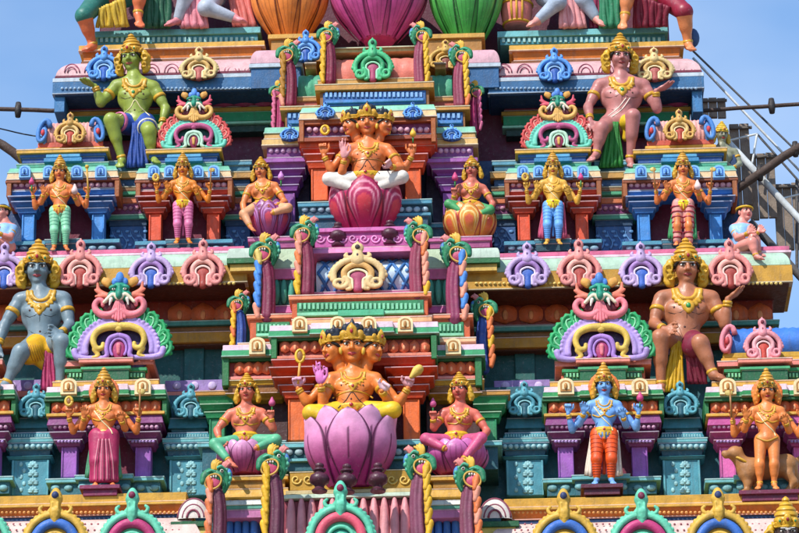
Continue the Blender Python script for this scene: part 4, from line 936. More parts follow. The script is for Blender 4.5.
# ---- dragon bracket: column issuing from the mouth of a horned beast
def dragon_proto(h=60):
    o = Orn(); o.k = 1.2
    o.tube('trunk', '#5E2A40', [(5, 0, -3), (6.5, 0, h*.3), (6, 0, h*.65), (4, 0, h*.86), (1, 0, h*.98)], 9.0, 7.6, y=4)
    for x0, x1, r in ((1.5, 2.6, 3.2), (7.2, 8.4, 3.4), (12.2, 13, 2.6)): o.tube('trunk', '#5E2A40', [(x0, 0, -2), (x1, 0, h*.5), (x1-3, 0, h*.9)], r, r*.8, y=-2.6 if x0 < 10 else .5, k=.02)
    o.el('head', '#2E7E58', 3, 4, h+9, 14, 10, 11, .25); o.el('head', '#2E7E58', 9, 1, h+12, 8, 8, 9); o.tube('head', '#2E7E58', [(-6, -1, h+12), (-12, -4, h+9), (-14, -6, h+3)], 6.5, 3.4); o.tube('head', '#2E7E58', [(13, 0, h+10), (15, 0, h+2), (12, 0, h-6)], 5.5, 2.6)
    ca, sa = math.cos(.30), math.sin(.30)
    rim = [(-1+10.4*math.cos(t)*ca-7.6*math.sin(t)*sa, 0, h+2.5+10.4*math.cos(t)*sa+7.6*math.sin(t)*ca) for t in np.linspace(0, 2*math.pi, 26)]
    o.tube('lip', '#C9A050', rim, 1.15, y=-7.0)
    o.el('mouth', '#B84A6A', -1, -2.5, h+2.5, 10.0, 4.0, 7.2, -.30)
    for k, t in enumerate((.9, 1.3, 1.7, 2.1)): o.el('tooth|%d' % k, '#EFE6DA', -1+8.2*math.cos(t)*ca-5.6*math.sin(t)*sa, -6.6, h+2.5+8.2*math.cos(t)*sa+5.6*math.sin(t)*ca, 1.3, 1.2, 1.7)
    o.el('eyeball', '#E0D8C8', 9.6, -7.0, h+13.6, 2.3, 1.8, 2.0); o.el('pupil', '#16181C', 9.8, -8.6, h+13.4, 1.5, .8, 1.4)
    o.tube('brow', '#52A886', [(4.5, -7, h+17), (9, -7.6, h+18.6), (14, -5, h+15.5)], 1.7, 1.0)
    o.tube('nose_fold', '#52A886', [(-8, -7.5, h+12.5), (-3, -8.5, h+14), (2, -8, h+13)], 1.6, 1.0)
    for k in range(4): o.tube('crest_leaf|%d' % (k == 3), '#E0B04C', [(-2+k*1.6, -3, h+17), (-2.5+k*2.4, -4, h+22), (-1+k*3.2, -3, h+27-abs(k-1)*1.4)], 2.2, 1.3)
    for k in range(4): o.tube('ear_leaf|%d' % (k == 3), '#D8837E', [(9+k*1.2, -1, h+18), (11+k*2.2, -2, h+22.5), (13+k*2.4, -1, h+26-abs(k-1)*1.8)], 2.1, 1.2)
    for k in range(5): a = -.5+k*.42; o.el('mane', '#57A88C', 3+16.5*math.cos(a), 0, h+8+12*math.sin(a), 2.6, 3.4, 2.6)
    for k in range(3): o.tube('cheek_fold|%d' % k, '#1F5C40', [(7+k*2.2, -5.5, h+8-k*2), (9.5+k*1.8, -6, h+4-k*2), (9+k*1.6, -5, h-1-k*2)], 1.0, .7)
    o.el('crest_gem', '#4A84C0', 18, 1, h+13, 3.6, 3.6, 6, .3); o.el('crest_gem', '#4A84C0', 17, 1, h+6, 2.8, 3, 4, .1)
    root = o.make('dragon_bracket', .85)
    q = Clay(.008)
    q.c(np.array([-9.0, -2.5, 8.5])*U, np.array([-6.2, -3.2, -1])*U, 3.9*U, 3.3*U); q.c(np.array([-5.4, -2.2, 6.5])*U, np.array([-7, -3, 2])*U, 2.6*U, 3.2*U)
    V, F = q.mesh(.8*U)
    first = None
    for i in range(6):
        if first is None: first = mk('neck_scale', V, F, M('#DFAE3C'), root, sharp=None); L = first
        else: L = first.copy(); COL.objects.link(L); ORG[L.name] = ORG[first.name]
        t = i/5; L.location = ((1.5*math.sin(t*2.2)+3.2*max(0, t-.6))*U, -.02*t-.01, (-2+(h-3)*t)*U); L.scale = (1, 1, 1.12)
    return root
Y_, O_, B_, S_ = '#DFAE3C', '#DE7A4A', '#4E88D2', '#E2967E'
DRG = dragon_proto(); DRG_USED = False
def drag(px, py, Y, sc, flip, label, body, scales, head='#2E7E58'):
    global DRG_USED
    o = DRG if not DRG_USED else copy_tree(DRG); DRG_USED = True
    recolor(o, dict(trunk=body, neck_scale=scales, head=head)); place(o, px, py, Y, label, 'dragon bracket', None, sc, flip); o.scale.x *= .88
drag(214, 543, -.72, .90, False, 'orange-scaled dragon bracket below the figure in green leggings, beside the white shell', '#5E2A40', [O_, O_, S_, O_, S_, O_])
drag(271, 532, -.86, .95, False, 'yellow-scaled dragon bracket at the end of the pink ribs below the figure in green leggings', '#5E2A40', [Y_])
drag(423, 532, -.86, .95, True, 'yellow-scaled dragon bracket at the end of the pink ribs below the magenta-legged figure', '#7A4258', [Y_])
drag(473, 543, -.72, .93, True, 'orange-scaled dragon bracket below the magenta-legged figure, beside the white shell', '#7A4258', [O_, O_, S_, O_, S_, O_])
drag(263, 314, .06, .92, False, 'blue-scaled maroon dragon bracket below the figure on the purple lotus', '#7A2A46', [S_, B_, B_, B_, B_, '#D8C070'])
drag(303, 291, -.04, .86, False, 'yellow and pink scaled maroon dragon bracket on the purple lotus side of the lattice barrel', '#7E2A44', [Y_, Y_, S_, O_, S_, S_])
drag(459, 316, .06, .94, True, 'pink and blue scaled dragon bracket below the figure on the orange lotus', '#8A3A5A', [S_, B_, S_, B_, S_, B_])
drag(421, 292, -.04, .86, True, 'pink-scaled dragon bracket on the orange lotus side of the lattice barrel', '#8A3A50', [Y_, S_, S_, S_, O_, S_])
drag(237, 350, .36, .68, False, 'small blue-bodied dragon bracket under the middle cornice beside the purple lotus side', '#2E4C96', [Y_, Y_, O_, Y_, Y_, O_])
drag(487, 364, .30, .80, True, 'small blue-bodied dragon bracket under the middle cornice beside the orange lotus side', '#2E4C96', [O_, O_, Y_, O_, O_, Y_])
drag(287, 103, .95, .76, False, 'maroon dragon bracket below the orange lotus, beside the blue scroll', '#7A1F3C', [S_, '#A8762E', '#A8762E', '#A8762E', '#A8762E', '#A8762E'])
drag(327, 80, .88, .70, False, 'maroon dragon bracket at the orange lotus end of the salmon barrel', '#7A1F3C', [Y_])
drag(423, 80, .88, .70, True, 'maroon dragon bracket at the green lotus end of the salmon barrel', '#8E4258', [Y_])
drag(463, 103, .95, .74, True, 'maroon dragon bracket below the green lotus, beside the gold scroll', '#8E4258', [O_, Y_, Y_, Y_, Y_, Y_])
drag(277, 128, 1.1, .56, False, 'rose small dragon bracket under the upper cornice beside the red-leaved arch with the pink-trousered figure', '#A02A5C', [ROSE])
drag(477, 128, 1.1, .56, True, 'rose small dragon bracket under the upper cornice on the green lotus side', '#A02A5C', [ROSE])

# ---- lotus seats
def lotus(label, cx, yt, yb, hw, Y, base, tip, line, n=9, belly=.62, name='lotus_flower', foot=.55, top=.86, rings=True, veins=False, dot=False):
    t = thing(name, label, 'lotus', P(cx, yb, Y)); m = mpx(Y); h = (yb-yt)*m*VS; Rm = hw*m*.94; c = P(cx, yb, Y)
    cb, ct, cl = np.array(lin(base)), np.array(lin(tip)), np.array(lin(line))
    def rad(v): # body profile
        return Rm*(foot+(1-foot)*math.sin(min(1, v/belly)*math.pi/2)) if v < belly else Rm*(1-(1-top)*((v-belly)/(1-belly))**2)
    pr = [(rad(v)*.93, h*v) for v in np.linspace(0, .9, 10)]; V, F = lathe_vf(pr, 28)
    mk('lotus_core', V+c, F, M(base), t, sharp=.8)
    def petal(lift, wid, hh, off):
        nu, nv = 24, 26; V = []; F = []; C = []
        for j in range(nv+1):
            v = j/nv; w = (0.62+.38*math.sin(v/.55*math.pi/2)) if v < .55 else math.cos((v-.55)/.45*math.pi/2)**.62
            w = max(w, .03)
            for i in range(nu+1):
                u = -1+2*i/nu; a = u*wid*w*math.pi/n
                r = rad(v*hh)+off+Rm*.055*(1-u*u)*min(1, 3*v)*(1-.3*v)+(Rm*.05*max(0, v-.8)/.2 if hh > .9 else 0)
                V.append((r*math.sin(a), -r*math.cos(a), h*v*hh))
                e = abs(u); f = min(1, max(0, (v-.12)/.8))**1.5
                col = cb*(1-f)+ct*f
                if rings:
                    vv = max(0, (v-.3)/.7); q = (e**3+vv**3)**(1/3); fd = min(1, max(0, (v-.12)/.3))
                    s = max(0, 1-abs(q-.80)/.055)+max(0, 1-abs(q-.56)/.055); s = min(1, s*1.6)*fd; col = cb*(1-s)+ct*s
                    if q < .40: col = col*(1-fd*.7)+np.array(lin('#D8484A'))*fd*.7
                if veins and (abs(e-.42) < .05 or e < .04) and .08 < v < .8: col = col*.55+cl*.45
                if dot and e < .035 and .3 < v < .66: col = cl
                if dot and math.hypot(u, (v-.68)*2.2) < .085: col = cl
                if e > .88 or v > .965: col = cl
                C.append(col)
        for j in range(nv):
            for i in range(nu): q = j*(nu+1)+i; F.append([q, q+1, q+nu+2, q+nu+1])
        return np.array(V), F, np.array(C)
    mat = M(base, .42, .18, .15, attr=True)
    for layer, (hh, off, ph, wid) in enumerate(((1.0, -Rm*.02, .5, 1.1), (.93, Rm*.045, 0, .98))):
        V, F, C = petal(0, wid, hh, off); first = None
        for k in range(n):
            a = 2*math.pi*(k+ph)/n
            if math.cos(a) < -.35: continue
            if first is None:
                first = mk('petal', V+c, F, mat, t, sharp=None, col=C); fixn(first); first.data.transform(Matrix.Translation(Vector(ORG[t.name]-c))); 
                first.location = Vector(c-ORG[t.name]); o = first
            else:
                o = first.copy(); COL.objects.link(o); ORG[o.name] = ORG[first.name]
            o.rotation_euler = (0, 0, a)
    return t
lotus('large pale pink lotus seat under the three-headed figure in yellow trousers', 351, 421, 490, 46, -.86+.44, '#A82272', '#ECA8CE', '#5A1440', 6, rings=False, top=1.0, foot=.48, dot=True)
lotus('magenta lotus seat with white rings under the three-headed figure in white trousers', 366, 185, 235, 38, .34+.36, '#A8164E', '#E89AAC', '#6A0E30', 6)
lotus('mauve lotus seat under the small figure in green leggings', 244, 447, 476, 27, -.46+.2, '#A83A76', '#D896C0', '#5A1440', 7, rings=False, veins=True)
lotus('magenta lotus seat under the small magenta-legged figure', 457, 447, 476, 31, -.46+.2, '#A03078', '#CE74B0', '#5A1440', 7, rings=False, veins=True)
lotus('purple lotus seat under the small orange figure with lowered hands', 270, 205, 238, 22, .74+.12, '#8A3A6E', '#C08AC8', '#5A1440', 7)
lotus('orange and yellow lotus seat under the small red figure with green sleeves', 470, 209, 243, 27, .74+.12, '#D88A2C', '#F2D890', '#A83030', 7)
lotus('giant orange lotus pot on the top tier', 290, -36, 42, 40, 1.75, '#EC8234', '#FFAC5C', '#7A3414', 9, name='lotus_pot', foot=.40, rings=False, veins=True)
lotus('giant magenta lotus pot on the top tier', 379, -46, 42, 51, 1.72, '#CC4694', '#EC84C0', '#6A1A50', 10, name='lotus_pot', foot=.36, rings=False, veins=True)
lotus('giant green lotus pot on the top tier', 467, -40, 42, 38, 1.75, '#3A9C42', '#78D070', '#164A20', 9, name='lotus_pot', foot=.46, rings=False, veins=True)
# ---- plum balusters before the lotus seats
def baluster(cx, yb, Y, s, label):
    pr = [(0, 0), (7.5, 0), (8, 1.5), (5.5, 3), (4.4, 5), (6, 7), (9.4, 9), (10.2, 12.5), (8.6, 16), (5, 18), (4.6, 19.5), (6.6, 20.5), (6.6, 22), (3.6, 23.5), (4.6, 25), (4.2, 27), (1.5, 28.5), (0, 28.6)]
    m = mpx(Y)*s; V, F = lathe_vf([(r*m, z*m*VS) for r, z in pr], 24); c = P(cx, yb, Y)
    o = mk('baluster', V+c, F, M('#4E2434', .4), None, sharp=.9, org=c); tag(o, label, 'baluster', 'plum balusters before the lotus seats')
for cx, yb, wh in ((319.5, 492, 'on its green-legginged statue side'), (347, 493, 'between two others'), (378, 492, 'on its magenta-legged statue side')): baluster(cx, yb, -.86, .98, 'plum turned baluster before the large pale pink lotus '+wh)
for cx, yb, wh in ((338, 247, 'on its purple lotus side'), (390, 245, 'on its orange lotus side')): baluster(cx, yb, .43, .88, 'plum turned baluster before the white-ringed magenta lotus '+wh)
# ================================================================== painted stucco figures
EYEW, INK = '#EDE6DC', '#15120F'
class Fig:
    def __init__(s, name, label, cat, Y, H, skin, base, group=None, v=.05, k=.10):
        s.Y = Y; s.m = mpx(Y); s.H = H*s.m*1.04; s.v = v*s.H; s.skin = skin
        s.body = Clay(k*s.H); s.root = thing(name, label, cat, P(base[0], base[1], Y), group); s.post = []; s.cl = {}
        s.all = [s.body]
    def J(s, p): return P(p[0], p[1], s.Y-(p[2] if len(p) > 2 else 0)/100.0)
    def layer(s, name, mat, k=.08):
        if (name, mat) not in s.cl: s.cl[name, mat] = Clay(k*s.H); s.all.append(s.cl[name, mat])
        return s.cl[name, mat]
    # ---- torso
    def torso(s, neck, shl, shr, waist, hip, female=False, belly=1.0):
        H = s.H; b = s.body; n, L, Rr, w, h = map(s.J, (neck, shl, shr, waist, hip))
        mid = (L+Rr)/2; sw = np.linalg.norm(Rr-L); dn = (w-mid)
        b.c(n+np.array([0, 0, .25*H]), mid+np.array([0, 0, .02*H]), .20*H, .26*H)
        b.c(L, Rr, .25*H, .25*H)
        for q in (L, Rr): b.c(n+np.array([0, .04*H, .12*H]), q*.8+mid*.2+np.array([0, 0, .05*H]), .19*H, .20*H)
        ch = mid+dn*.42
        b.e(ch, (sw*.50, .36*H, np.linalg.norm(dn)*.60))
        b.c(mid+dn*.6, w, sw*.36, sw*.31*belly); b.c(w, h, sw*.31*belly, sw*.37)
        b.e(w+np.array([0, -.13*H*belly, -.03*H]), (sw*.28*belly, .24*H, .32*H))
        for q in (-1, 1):
            c = ch+(Rr-L)/sw*q*sw*.235+np.array([0, -.24*H, .02*H])
            if female: b.e(c+np.array([0, -.04*H, -.03*H]), (.25*H, .25*H, .25*H), k=.05*H)
            else: b.e(c, (.27*H, .15*H, .20*H))
        s.sh = (L, Rr); s.wst = w; s.hp = h; s.sw = sw; s.chest = ch; s.nk = n; s.female = female
    # ---- head
    def head(s, c, yaw=0, pitch=12, H=None, roll=0, main=True, neck=None):
        H = s.H if H is None else H*s.m*1.04; c = s.J(c); y, p, r = R(yaw), R(pitch), R(roll)
        Rz = np.array([[math.cos(y), -math.sin(y), 0], [math.sin(y), math.cos(y), 0], [0, 0, 1]])
        Rx = np.array([[1, 0, 0], [0, math.cos(p), -math.sin(p)], [0, math.sin(p), math.cos(p)]])
        Ry = np.array([[math.cos(r), 0, math.sin(r)], [0, 1, 0], [-math.sin(r), 0, math.cos(r)]])
        Q = Rz@Ry@Rx; T = lambda v: c+Q@(np.array(v, float)*H); b = s.body; kk = .07*H
        b.e(T((0, .02, .10)), np.array([.37, .42, .40])*H, Q, kk); b.e(T((0, -.10, -.16)), np.array([.31, .29, .34])*H, Q, kk)
        b.e(T((0, -.27, -.41)), np.array([.13, .11, .09])*H, Q, kk)
        for q in (-1, 1):
            b.e(T((q*.17, -.27, -.12)), np.array([.13, .11, .13])*H, Q, kk); b.e(T((q*.385, .0, -.05)), np.array([.045, .09, .16])*H, Q, .03*H)
            b.e(T((q*.16, -.365, .115)), np.array([.14, .045, .035])*H, Q, .04*H)
        b.c(T((0, -.385, .08)), T((0, -.475, -.10)), .038*H, .066*H, .03*H)
        for q in (-1, 1): b.e(T((q*.06, -.425, -.115)), np.array([.045, .05, .035])*H, Q, .02*H)
        if neck is not None: b.c(T((0, .08, -.25)), s.J(neck), .21*H, .23*H)
        else: b.c(T((0, .08, -.25)), T((0, .12, -.62)), .20*H, .23*H)
        s.post.append((T, Q, H, main)); s.hT, s.hQ, s.hH = T, Q, H
        return T
    def face(s, T, Q, H, lip='#B0383C', brow=INK, third=False):
        b = s.body; par = s.root
        d = Q@np.array([0, 1.0, 0])
        EY = [(q*.155, .035) for q in (-1, 1)]
        BR = [(q*x, z) for q in (-1, 1) for x, z in ((.04, .125), (.11, .165), (.19, .17), (.28, .125))]
        LD = [(q*x, z) for q in (-1, 1) for x, z in ((.05, .045), (.10, .085), (.16, .095), (.22, .075), (.265, .03))]
        LU = [(-.13, -.255), (-.05, -.235), (0, -.245), (.05, -.235), (.13, -.255)]; LL = [(-.11, -.265), (0, -.295), (.11, -.265)]
        W, _ = b.trace(np.array([T((x, -.8, z)) for x, z in EY+BR+LD+LU+LL+[(0, .2)]]), d, 2*H)
        for i, q in enumerate((-1, 1)):
            e = blob(par, 'eye', M(EYEW, .3, 0, .02), W[i]+d*.005*H, np.array([.085, .04, .044])*H, 10, 6, Q)
            blob(e, 'iris', M(INK, .25, 0, .02), W[i]-d*.03*H, np.array([.038, .03, .04])*H, 8, 6, Q)
            mk('eyebrow', *tube_vf(W[2+4*i:6+4*i]-d*.004*H, [.012*H, .022*H, .022*H, .01*H], 6), M(brow, .5, 0, .02), par, sharp=None)
            mk('eyelid_line', *tube_vf(W[10+5*i:15+5*i]-d*.006*H, [.008*H, .015*H, .015*H, .015*H, .008*H], 6), M(INK, .4, 0, .02), e, sharp=None)
        cl = Clay(.03*H); cl.ch(W[20:25], [.015*H, .03*H, .03*H, .03*H, .015*H]); cl.ch(W[25:28], [.015*H, .036*H, .015*H])
        cl.build('lips', M(lip, .35, .05, .05), par, .024*H)
        if third: blob(par, 'forehead_mark', M('#C03030', .4, 0, .02), W[28], np.array([.03, .02, .06])*H, 8, 6, Q)
    def crown(s, T, Q, H, mat='#CC9C3C', tall=1.0, gems='#A8323A', style='cone', hair=None):
        m = M(mat, .38, .22, .2); par = s.root; b0 = .22
        pr = [(.0, .14), (.38, .14), (.41, .2), (.42, .30), (.385, .335), (.405, .37), (.39, .44), (.335, .50), (.375, .54), (.36, .6), (.29, .67), (.31, .71), (.29, .76), (.2, .83), (.215, .87), (.19, .91), (.10, .97), (.125, 1.02), (.10, 1.08), (.02, 1.14), (0, 1.14)]
        if style == 'short': pr = [(0, .14), (.40, .14), (.445, .2), (.455, .31), (.40, .34), (.40, .4), (.30, .46), (.2, .5), (0, .52)]
        pr = [(r, .14+(z-.14)*tall) for r, z in pr]
        V, F = lathe_vf([(r*H, z*H) for r, z in pr], 28)
        V[:, 1] *= 1.06; V[:, 1] += .03*H; c = np.array([T((0, 0, 0))])
        o = mk('crown', V@Q.T+c, F, m, par, sharp=.8)
        # front plume and gems
        cl = Clay(.03*H)
        cl.e(T((0, -.43, .36*tall+.04)), np.array([.13, .06, .17*tall])*H, Q)
        for q in (-1, 1): cl.e(T((q*.24, -.35, .32*tall+.03)), np.array([.10, .06, .11])*H, Q); cl.c(T((q*.4, -.12, .25)), T((q*.44, .0, .34)), .06*H, .04*H)
        for i in range(13):
            a = math.pi*(i/12-.5)*1.3; cl.e(T((.415*math.sin(a), .03-.44*math.cos(a), .165)), .035*H)
        cl.ch([T((.415*math.sin(a), .03-.44*math.cos(a), .175)) for a in np.linspace(-2.1, 2.1, 17)], [.03*H]*17)
        for q in (-1, 0, 1): cl.c(T((q*.24, -.40+.06*abs(q), .17)), T((q*.24, -.40+.05*abs(q), .33*tall)), .05*H, .05*H)
        for q in (-1, 1): cl.c(T((q*.45, -.05, .17)), T((q*.42, -.08, .28)), .03*H, .04*H)
        cl.build('crown_crest', m, o, .035*H)
        blob(o, 'crown_gem', M(gems, .25, 0, .02), T((0, -.50, .34*tall+.04)), np.array([.05, .035, .065])*H, 8, 6, Q)
        for q in (-1, 1): blob(o, 'crown_gem', M('#2E8A5A', .25, 0, .02), T((q*.24, -.41, .31*tall+.03)), np.array([.035, .03, .04])*H, 8, 6, Q)
        return o
    def hairband(s, T, Q, H, mat=INK):
        "dark hair showing under the crown"
        cl = Clay(.05*H)
        for q in (-1, 1): cl.ch([T((0, -.40, .22)), T((q*.2, -.36, .20)), T((q*.345, -.16, .06)), T((q*.385, .04, -.1))], [.03*H, .05*H, .06*H, .06*H])
        cl.build('hair', M(mat, .45, .05, .2), s.root, .05*H)
    def sidehair(s, T, Q, H, mat='#CCA040', drop=.62, big=False):
        "moulded locks and ear ornaments flanking the face"
        for q in (-1, 1):
            cl = Clay(.04*H)
            if big:
                for i, (x, z, r) in enumerate(((.47, .14, .15), (.56, -.03, .17), (.52, -.22, .15), (.60, -.32, .10), (.46, -.38, .13), (.62, -.16, .11), (.54, -.50, .12), (.44, -.56, .09), (.64, -.42, .08))): cl.e(T((q*x, .02+.02*(i % 2), z)), (r*H, r*H*.9, r*H))
                p = [T((q*(.55+.12*math.cos(a)), -.14, -.03+.12*math.sin(a))) for a in np.linspace(0, 5.5, 10)]; cl.ch(p, [.04*H]*10)
                p = [T((q*(.50+.09*math.cos(a)), -.13, -.32+.09*math.sin(a))) for a in np.linspace(0, 5.5, 10)]; cl.ch(p, [.035*H]*10)
            else:
                cl.ch([T((q*.40, .08, .16)), T((q*.47, .06, -.1)), T((q*.52, .06, -.38)), T((q*.56, .04, -drop))], [.12*H, .15*H, .17*H, .07*H])
                for i in range(5): cl.e(T((q*(.50+.05*(i % 2)), -.05, .02-.14*i)), .075*H)
            cl.build('side_locks', M(mat, .45, .22, .25), s.root, .05*H)
            blob(s.root, 'ear_ring', M('#D4A848', .35, .1, .1), T((q*.41, -.06, -.22)), np.array([.06, .06, .085])*H, 8, 6, Q)
    # ---- limbs
    def arm(s, pts, hand=None, cloth=None, thick=1.0, glove=None, fold='open', hd=None):
        "pts shoulder, elbow, wrist; hand = fingertip point"
        H = s.H; a, e, w = map(s.J, pts[:3]); t = thick*.88; b = s.body
        b.c(a, e, .235*H*t, .175*H*t); b.c(a*.75+e*.25, a*.35+e*.65, .235*H*t, .20*H*t); b.c(e, w, .18*H*t, .115*H*t); b.c(e*.8+w*.2, e*.55+w*.45, .19*H*t, .165*H*t)
        tgt = s.body
        if glove: tgt = s.layer('painted_hand', glove)
        hp = s.J(hand) if hand is not None else w+(w-e)/np.linalg.norm(w-e)*.6*H
        d = hp-w; L = max(np.linalg.norm(d), .42*H); d = d/np.linalg.norm(d)
        vw = np.array([0, -1.0, 0]); sd = np.cross(d, vw); sd /= np.linalg.norm(sd)+1e-9; nv = np.cross(sd, d)
        if fold == 'flat': sd, nv = nv, sd
        pm = w+d*L*.34
        r = .052*H if H > .2 else .058*H
        rot = np.stack([sd, nv, d], 1)
        tgt.e(pm, np.array([.17*H, .085*H, L*.30]), rot, .05*H)
        for i, (o, ln) in enumerate(((-.135, .86), (-.045, 1.0), (.045, .96), (.135, .78))):
            k0 = w+d*L*.52+sd*o*H; 
            if fold == 'fist':
                k1 = k0+d*L*.12-nv*.10*H*(-1); k1 = k0+d*L*.14+vw*.08*H; k2 = k1-d*L*.16+vw*.05*H
            else:
                k1 = k0+d*L*(ln-.52)*.55+vw*.03*H+sd*o*.25*H; k2 = w+d*L*ln+sd*o*1.35*H+vw*(.07 if fold == 'open' else .1)*H
            tgt.c(k0, k1, r, r*.92, .02*H); tgt.c(k1, k2, r*.92, r*.75, .015*H)
        sg = 1 if hd is None else hd
        k0 = w+d*L*.18+sd*sg*.10*H; k1 = w+d*L*.42+sd*sg*.27*H+vw*.05*H; k2 = w+d*L*.66+sd*sg*.28*H+vw*.09*H
        tgt.c(k0, k1, r*1.25, r*1.05, .02*H); tgt.c(k1, k2, r*1.05, r*.8, .015*H)
        s.ring(a, e, .42, .24*H*t, '#CC9C3C', 'armlet', .055*H); s.ring(e, w, .86, .135*H*t, '#CC9C3C', 'bangle', .045*H); s.ring(e, w, .74, .145*H*t, '#CC9C3C', 'bangle', .03*H)
        return pm+d*L*.3, d
    def leg(s, pts, cloth=None, upto=1.0, thick=1.0, foot=None, bare=True, bands=None):
        "hip, knee, ankle, toe"
        H = s.H; h, k, a = map(s.J, pts[:3]); t = thick*.91; b = s.body
        b.c(h, k, .40*H*t, .27*H*t); b.c(k, a, .265*H*t, .145*H*t); b.c(k*.85+a*.15, k*.55+a*.45, .27*H*t, .235*H*t); b.e(k, .275*H*t)
        if len(pts) > 3:
            tt = s.J(pts[3]); d = tt-a; L = np.linalg.norm(d); d = d/L
            b.c(a, a+np.array([0, .10*H, -.05*H]), .15*H*t, .13*H*t)
            b.c(a+d*L*.1+np.array([0, 0, -.03*H]), a+d*L*.72, .135*H*t, .125*H*t)
            sd = np.cross(d, np.array([0, 0, 1.0])); sd /= np.linalg.norm(sd)+1e-9
            for i in range(5): b.c(a+d*L*.7+sd*(i-2)*.065*H*t, a+d*L*(1.0-.05*abs(i-1.5))+sd*(i-2)*.078*H*t, .058*H*t, .05*H*t, .02*H)
        if cloth:
            c = s.layer('leg_cloth', cloth); g = .035*H
            c.c(h, k, .41*H*t+g, .28*H*t+g); c.e(k, .275*H*t+g)
            if upto > 1: c.c(k, k+(a-k)*(upto-1), .275*H*t+g, (.275-.115*(upto-1))*H*t+g)
        s.ring(k, a, .93, .16*H*t, '#CC9C3C', 'anklet', .045*H)
        if bands:
            for q in np.linspace(.12, .95, 6): s.ring(h, k, q, (.41-.13*q)*H*t+.035*H, bands, 'cloth_fold', .018*H)
            if upto > 1:
                for q in np.linspace(.15, .9, 6)*(upto-1): s.ring(k, a, q, (.275-.115*q)*H*t+.035*H, bands, 'cloth_fold', .018*H)
    def ring(s, a, b, t, r, mat, name, th):
        s.post.append(('ring', np.array(a), np.array(b), t, r, mat, name, th))
    def _ring(s, a, b, t, r, mat, name, th):
        c = a+(b-a)*t; d = (b-a)/np.linalg.norm(b-a); u = np.cross(d, np.array([.3, .8, .2])); u /= np.linalg.norm(u); w = np.cross(d, u)
        n = 18; m = 6; V = []; F = []
        for i in range(n):
            A = 2*math.pi*i/n; e = u*math.cos(A)+w*math.sin(A)
            for j in range(m):
                B = 2*math.pi*j/m; V.append(c+e*(r+th*.75*math.cos(B))+d*th*1.5*math.sin(B))
        for i in range(n):
            for j in range(m): F.append([i*m+j, i*m+(j+1) % m, ((i+1) % n)*m+(j+1) % m, ((i+1) % n)*m+j])
        mk(name, V, F, M(mat, .38, .15, .15), s.root, sharp=None)
    # ---- things drawn on the modelled body: points given in the photograph, laid on the surface
    def lay(s, pts, off=0.0):
        o = []; pts = np.array(pts, float)
        for p in pts: o.append(P(p[0], p[1], s.Y-.75))
        o = np.array(o); d = o-CAM; d /= np.linalg.norm(d, axis=1)[:, None]
        al = Clay(0); t = np.zeros(len(o))
        for _ in range(24):
            q = o+t[:, None]*d; g = np.min([c.ev(q) for c in s.all], 0); t += np.clip(g, -.05, .3)
            if np.abs(g[t < 1.6]).max(initial=0) < 5e-4: break
        bad = t > 1.6
        if bad.any() and (~bad).any(): t[bad] = t[~bad].mean()
        return o+(t-off)[:, None]*d
    def line(s, pts, r, mat, name, n=24, off=0.0):
        p = np.array(crom(pts, max(2, n//max(1, len(pts)-1)))) if len(pts) > 2 else np.linspace(pts[0], pts[1], n//2)
        p = s.lay(p[:, :2], off); return mk(name, *tube_vf(p, r*s.m, 6), M(mat, .4, .12, .12), s.root, sharp=None)
    def boss(s, pts, r, mat, name, rz=None):
        p = s.lay(pts); cl = Clay(.3*r*s.m)
        for q in p: cl.e(q, (r*s.m, r*s.m*.6, (rz or r)*s.m))
        return cl.build(name, M(mat, .4, .12, .12), s.root, max(.18*r*s.m, .004))
    def necklace(s, mat='#CC9C3C', pend=True, gem='#A8323A', big=1.0):
        "collar and pendant following the chest"
        H = s.H; L, Rr = s.sh; mid = (L+Rr)/2; ex = (Rr-L)/s.sw; cl = Clay(.02*H); b = s.body; fwd = np.array([0, 1.0, 0])
        AA = np.linspace(-1.5, 1.5, 15); q0 = [(.30*math.sin(a), .22-.38*math.cos(a)) for a in AA]; q1 = [(.42*math.sin(a), .22-.58*math.cos(a)) for a in AA]
        q2 = [(.47*math.sin(a), .2-.66*math.cos(a)) for a in np.linspace(-1.1, 1.1, 9)]; q3 = [(0, -.46), (0, -.60)]
        W, _ = b.trace(np.array([mid+ex*x*H+np.array([0, -1.1*H, z*H]) for x, z in q0+q1+q2+q3]), fwd, 3*H)
        cl.ch(W[:15], [.045*H*big]*15); cl.ch(W[15:30], [.05*H*big]*15)
        for p in W[30:39]: cl.e(p, .05*H*big)
        if pend: cl.e(W[39], np.array([.13, .06, .14])*H*big); cl.e(W[40], np.array([.06, .05, .08])*H*big)
        o = cl.build('necklace', M(mat, .38, .15, .15), s.root, .035*H)
        if pend: blob(o, 'pendant_gem', M(gem, .25, 0, .02), W[39]+np.array([0, -.055*H*big, 0]), np.array([.05, .03, .06])*H*big, 8, 6)
    def marks(s, navel=True):
        "nipples and navel painted on the chest"
        H = s.H; L, Rr = s.sh; ex = (Rr-L)/s.sw
        q = [s.chest+ex*k*s.sw*.25+np.array([0, -1.2*H, -.02*H]) for k in (-1, 1)]+[s.wst+np.array([0, -1.2*H, -.08*H])]
        W, _ = s.body.trace(np.array(q), np.array([0, 1., 0]), 3*H)
        for i, w in enumerate(W): blob(s.root, 'chest_mark' if i < 2 else 'navel', M('#4A2A22', .6, .1, .1), w, np.array([.035, .02, .035])*H, 8, 6)
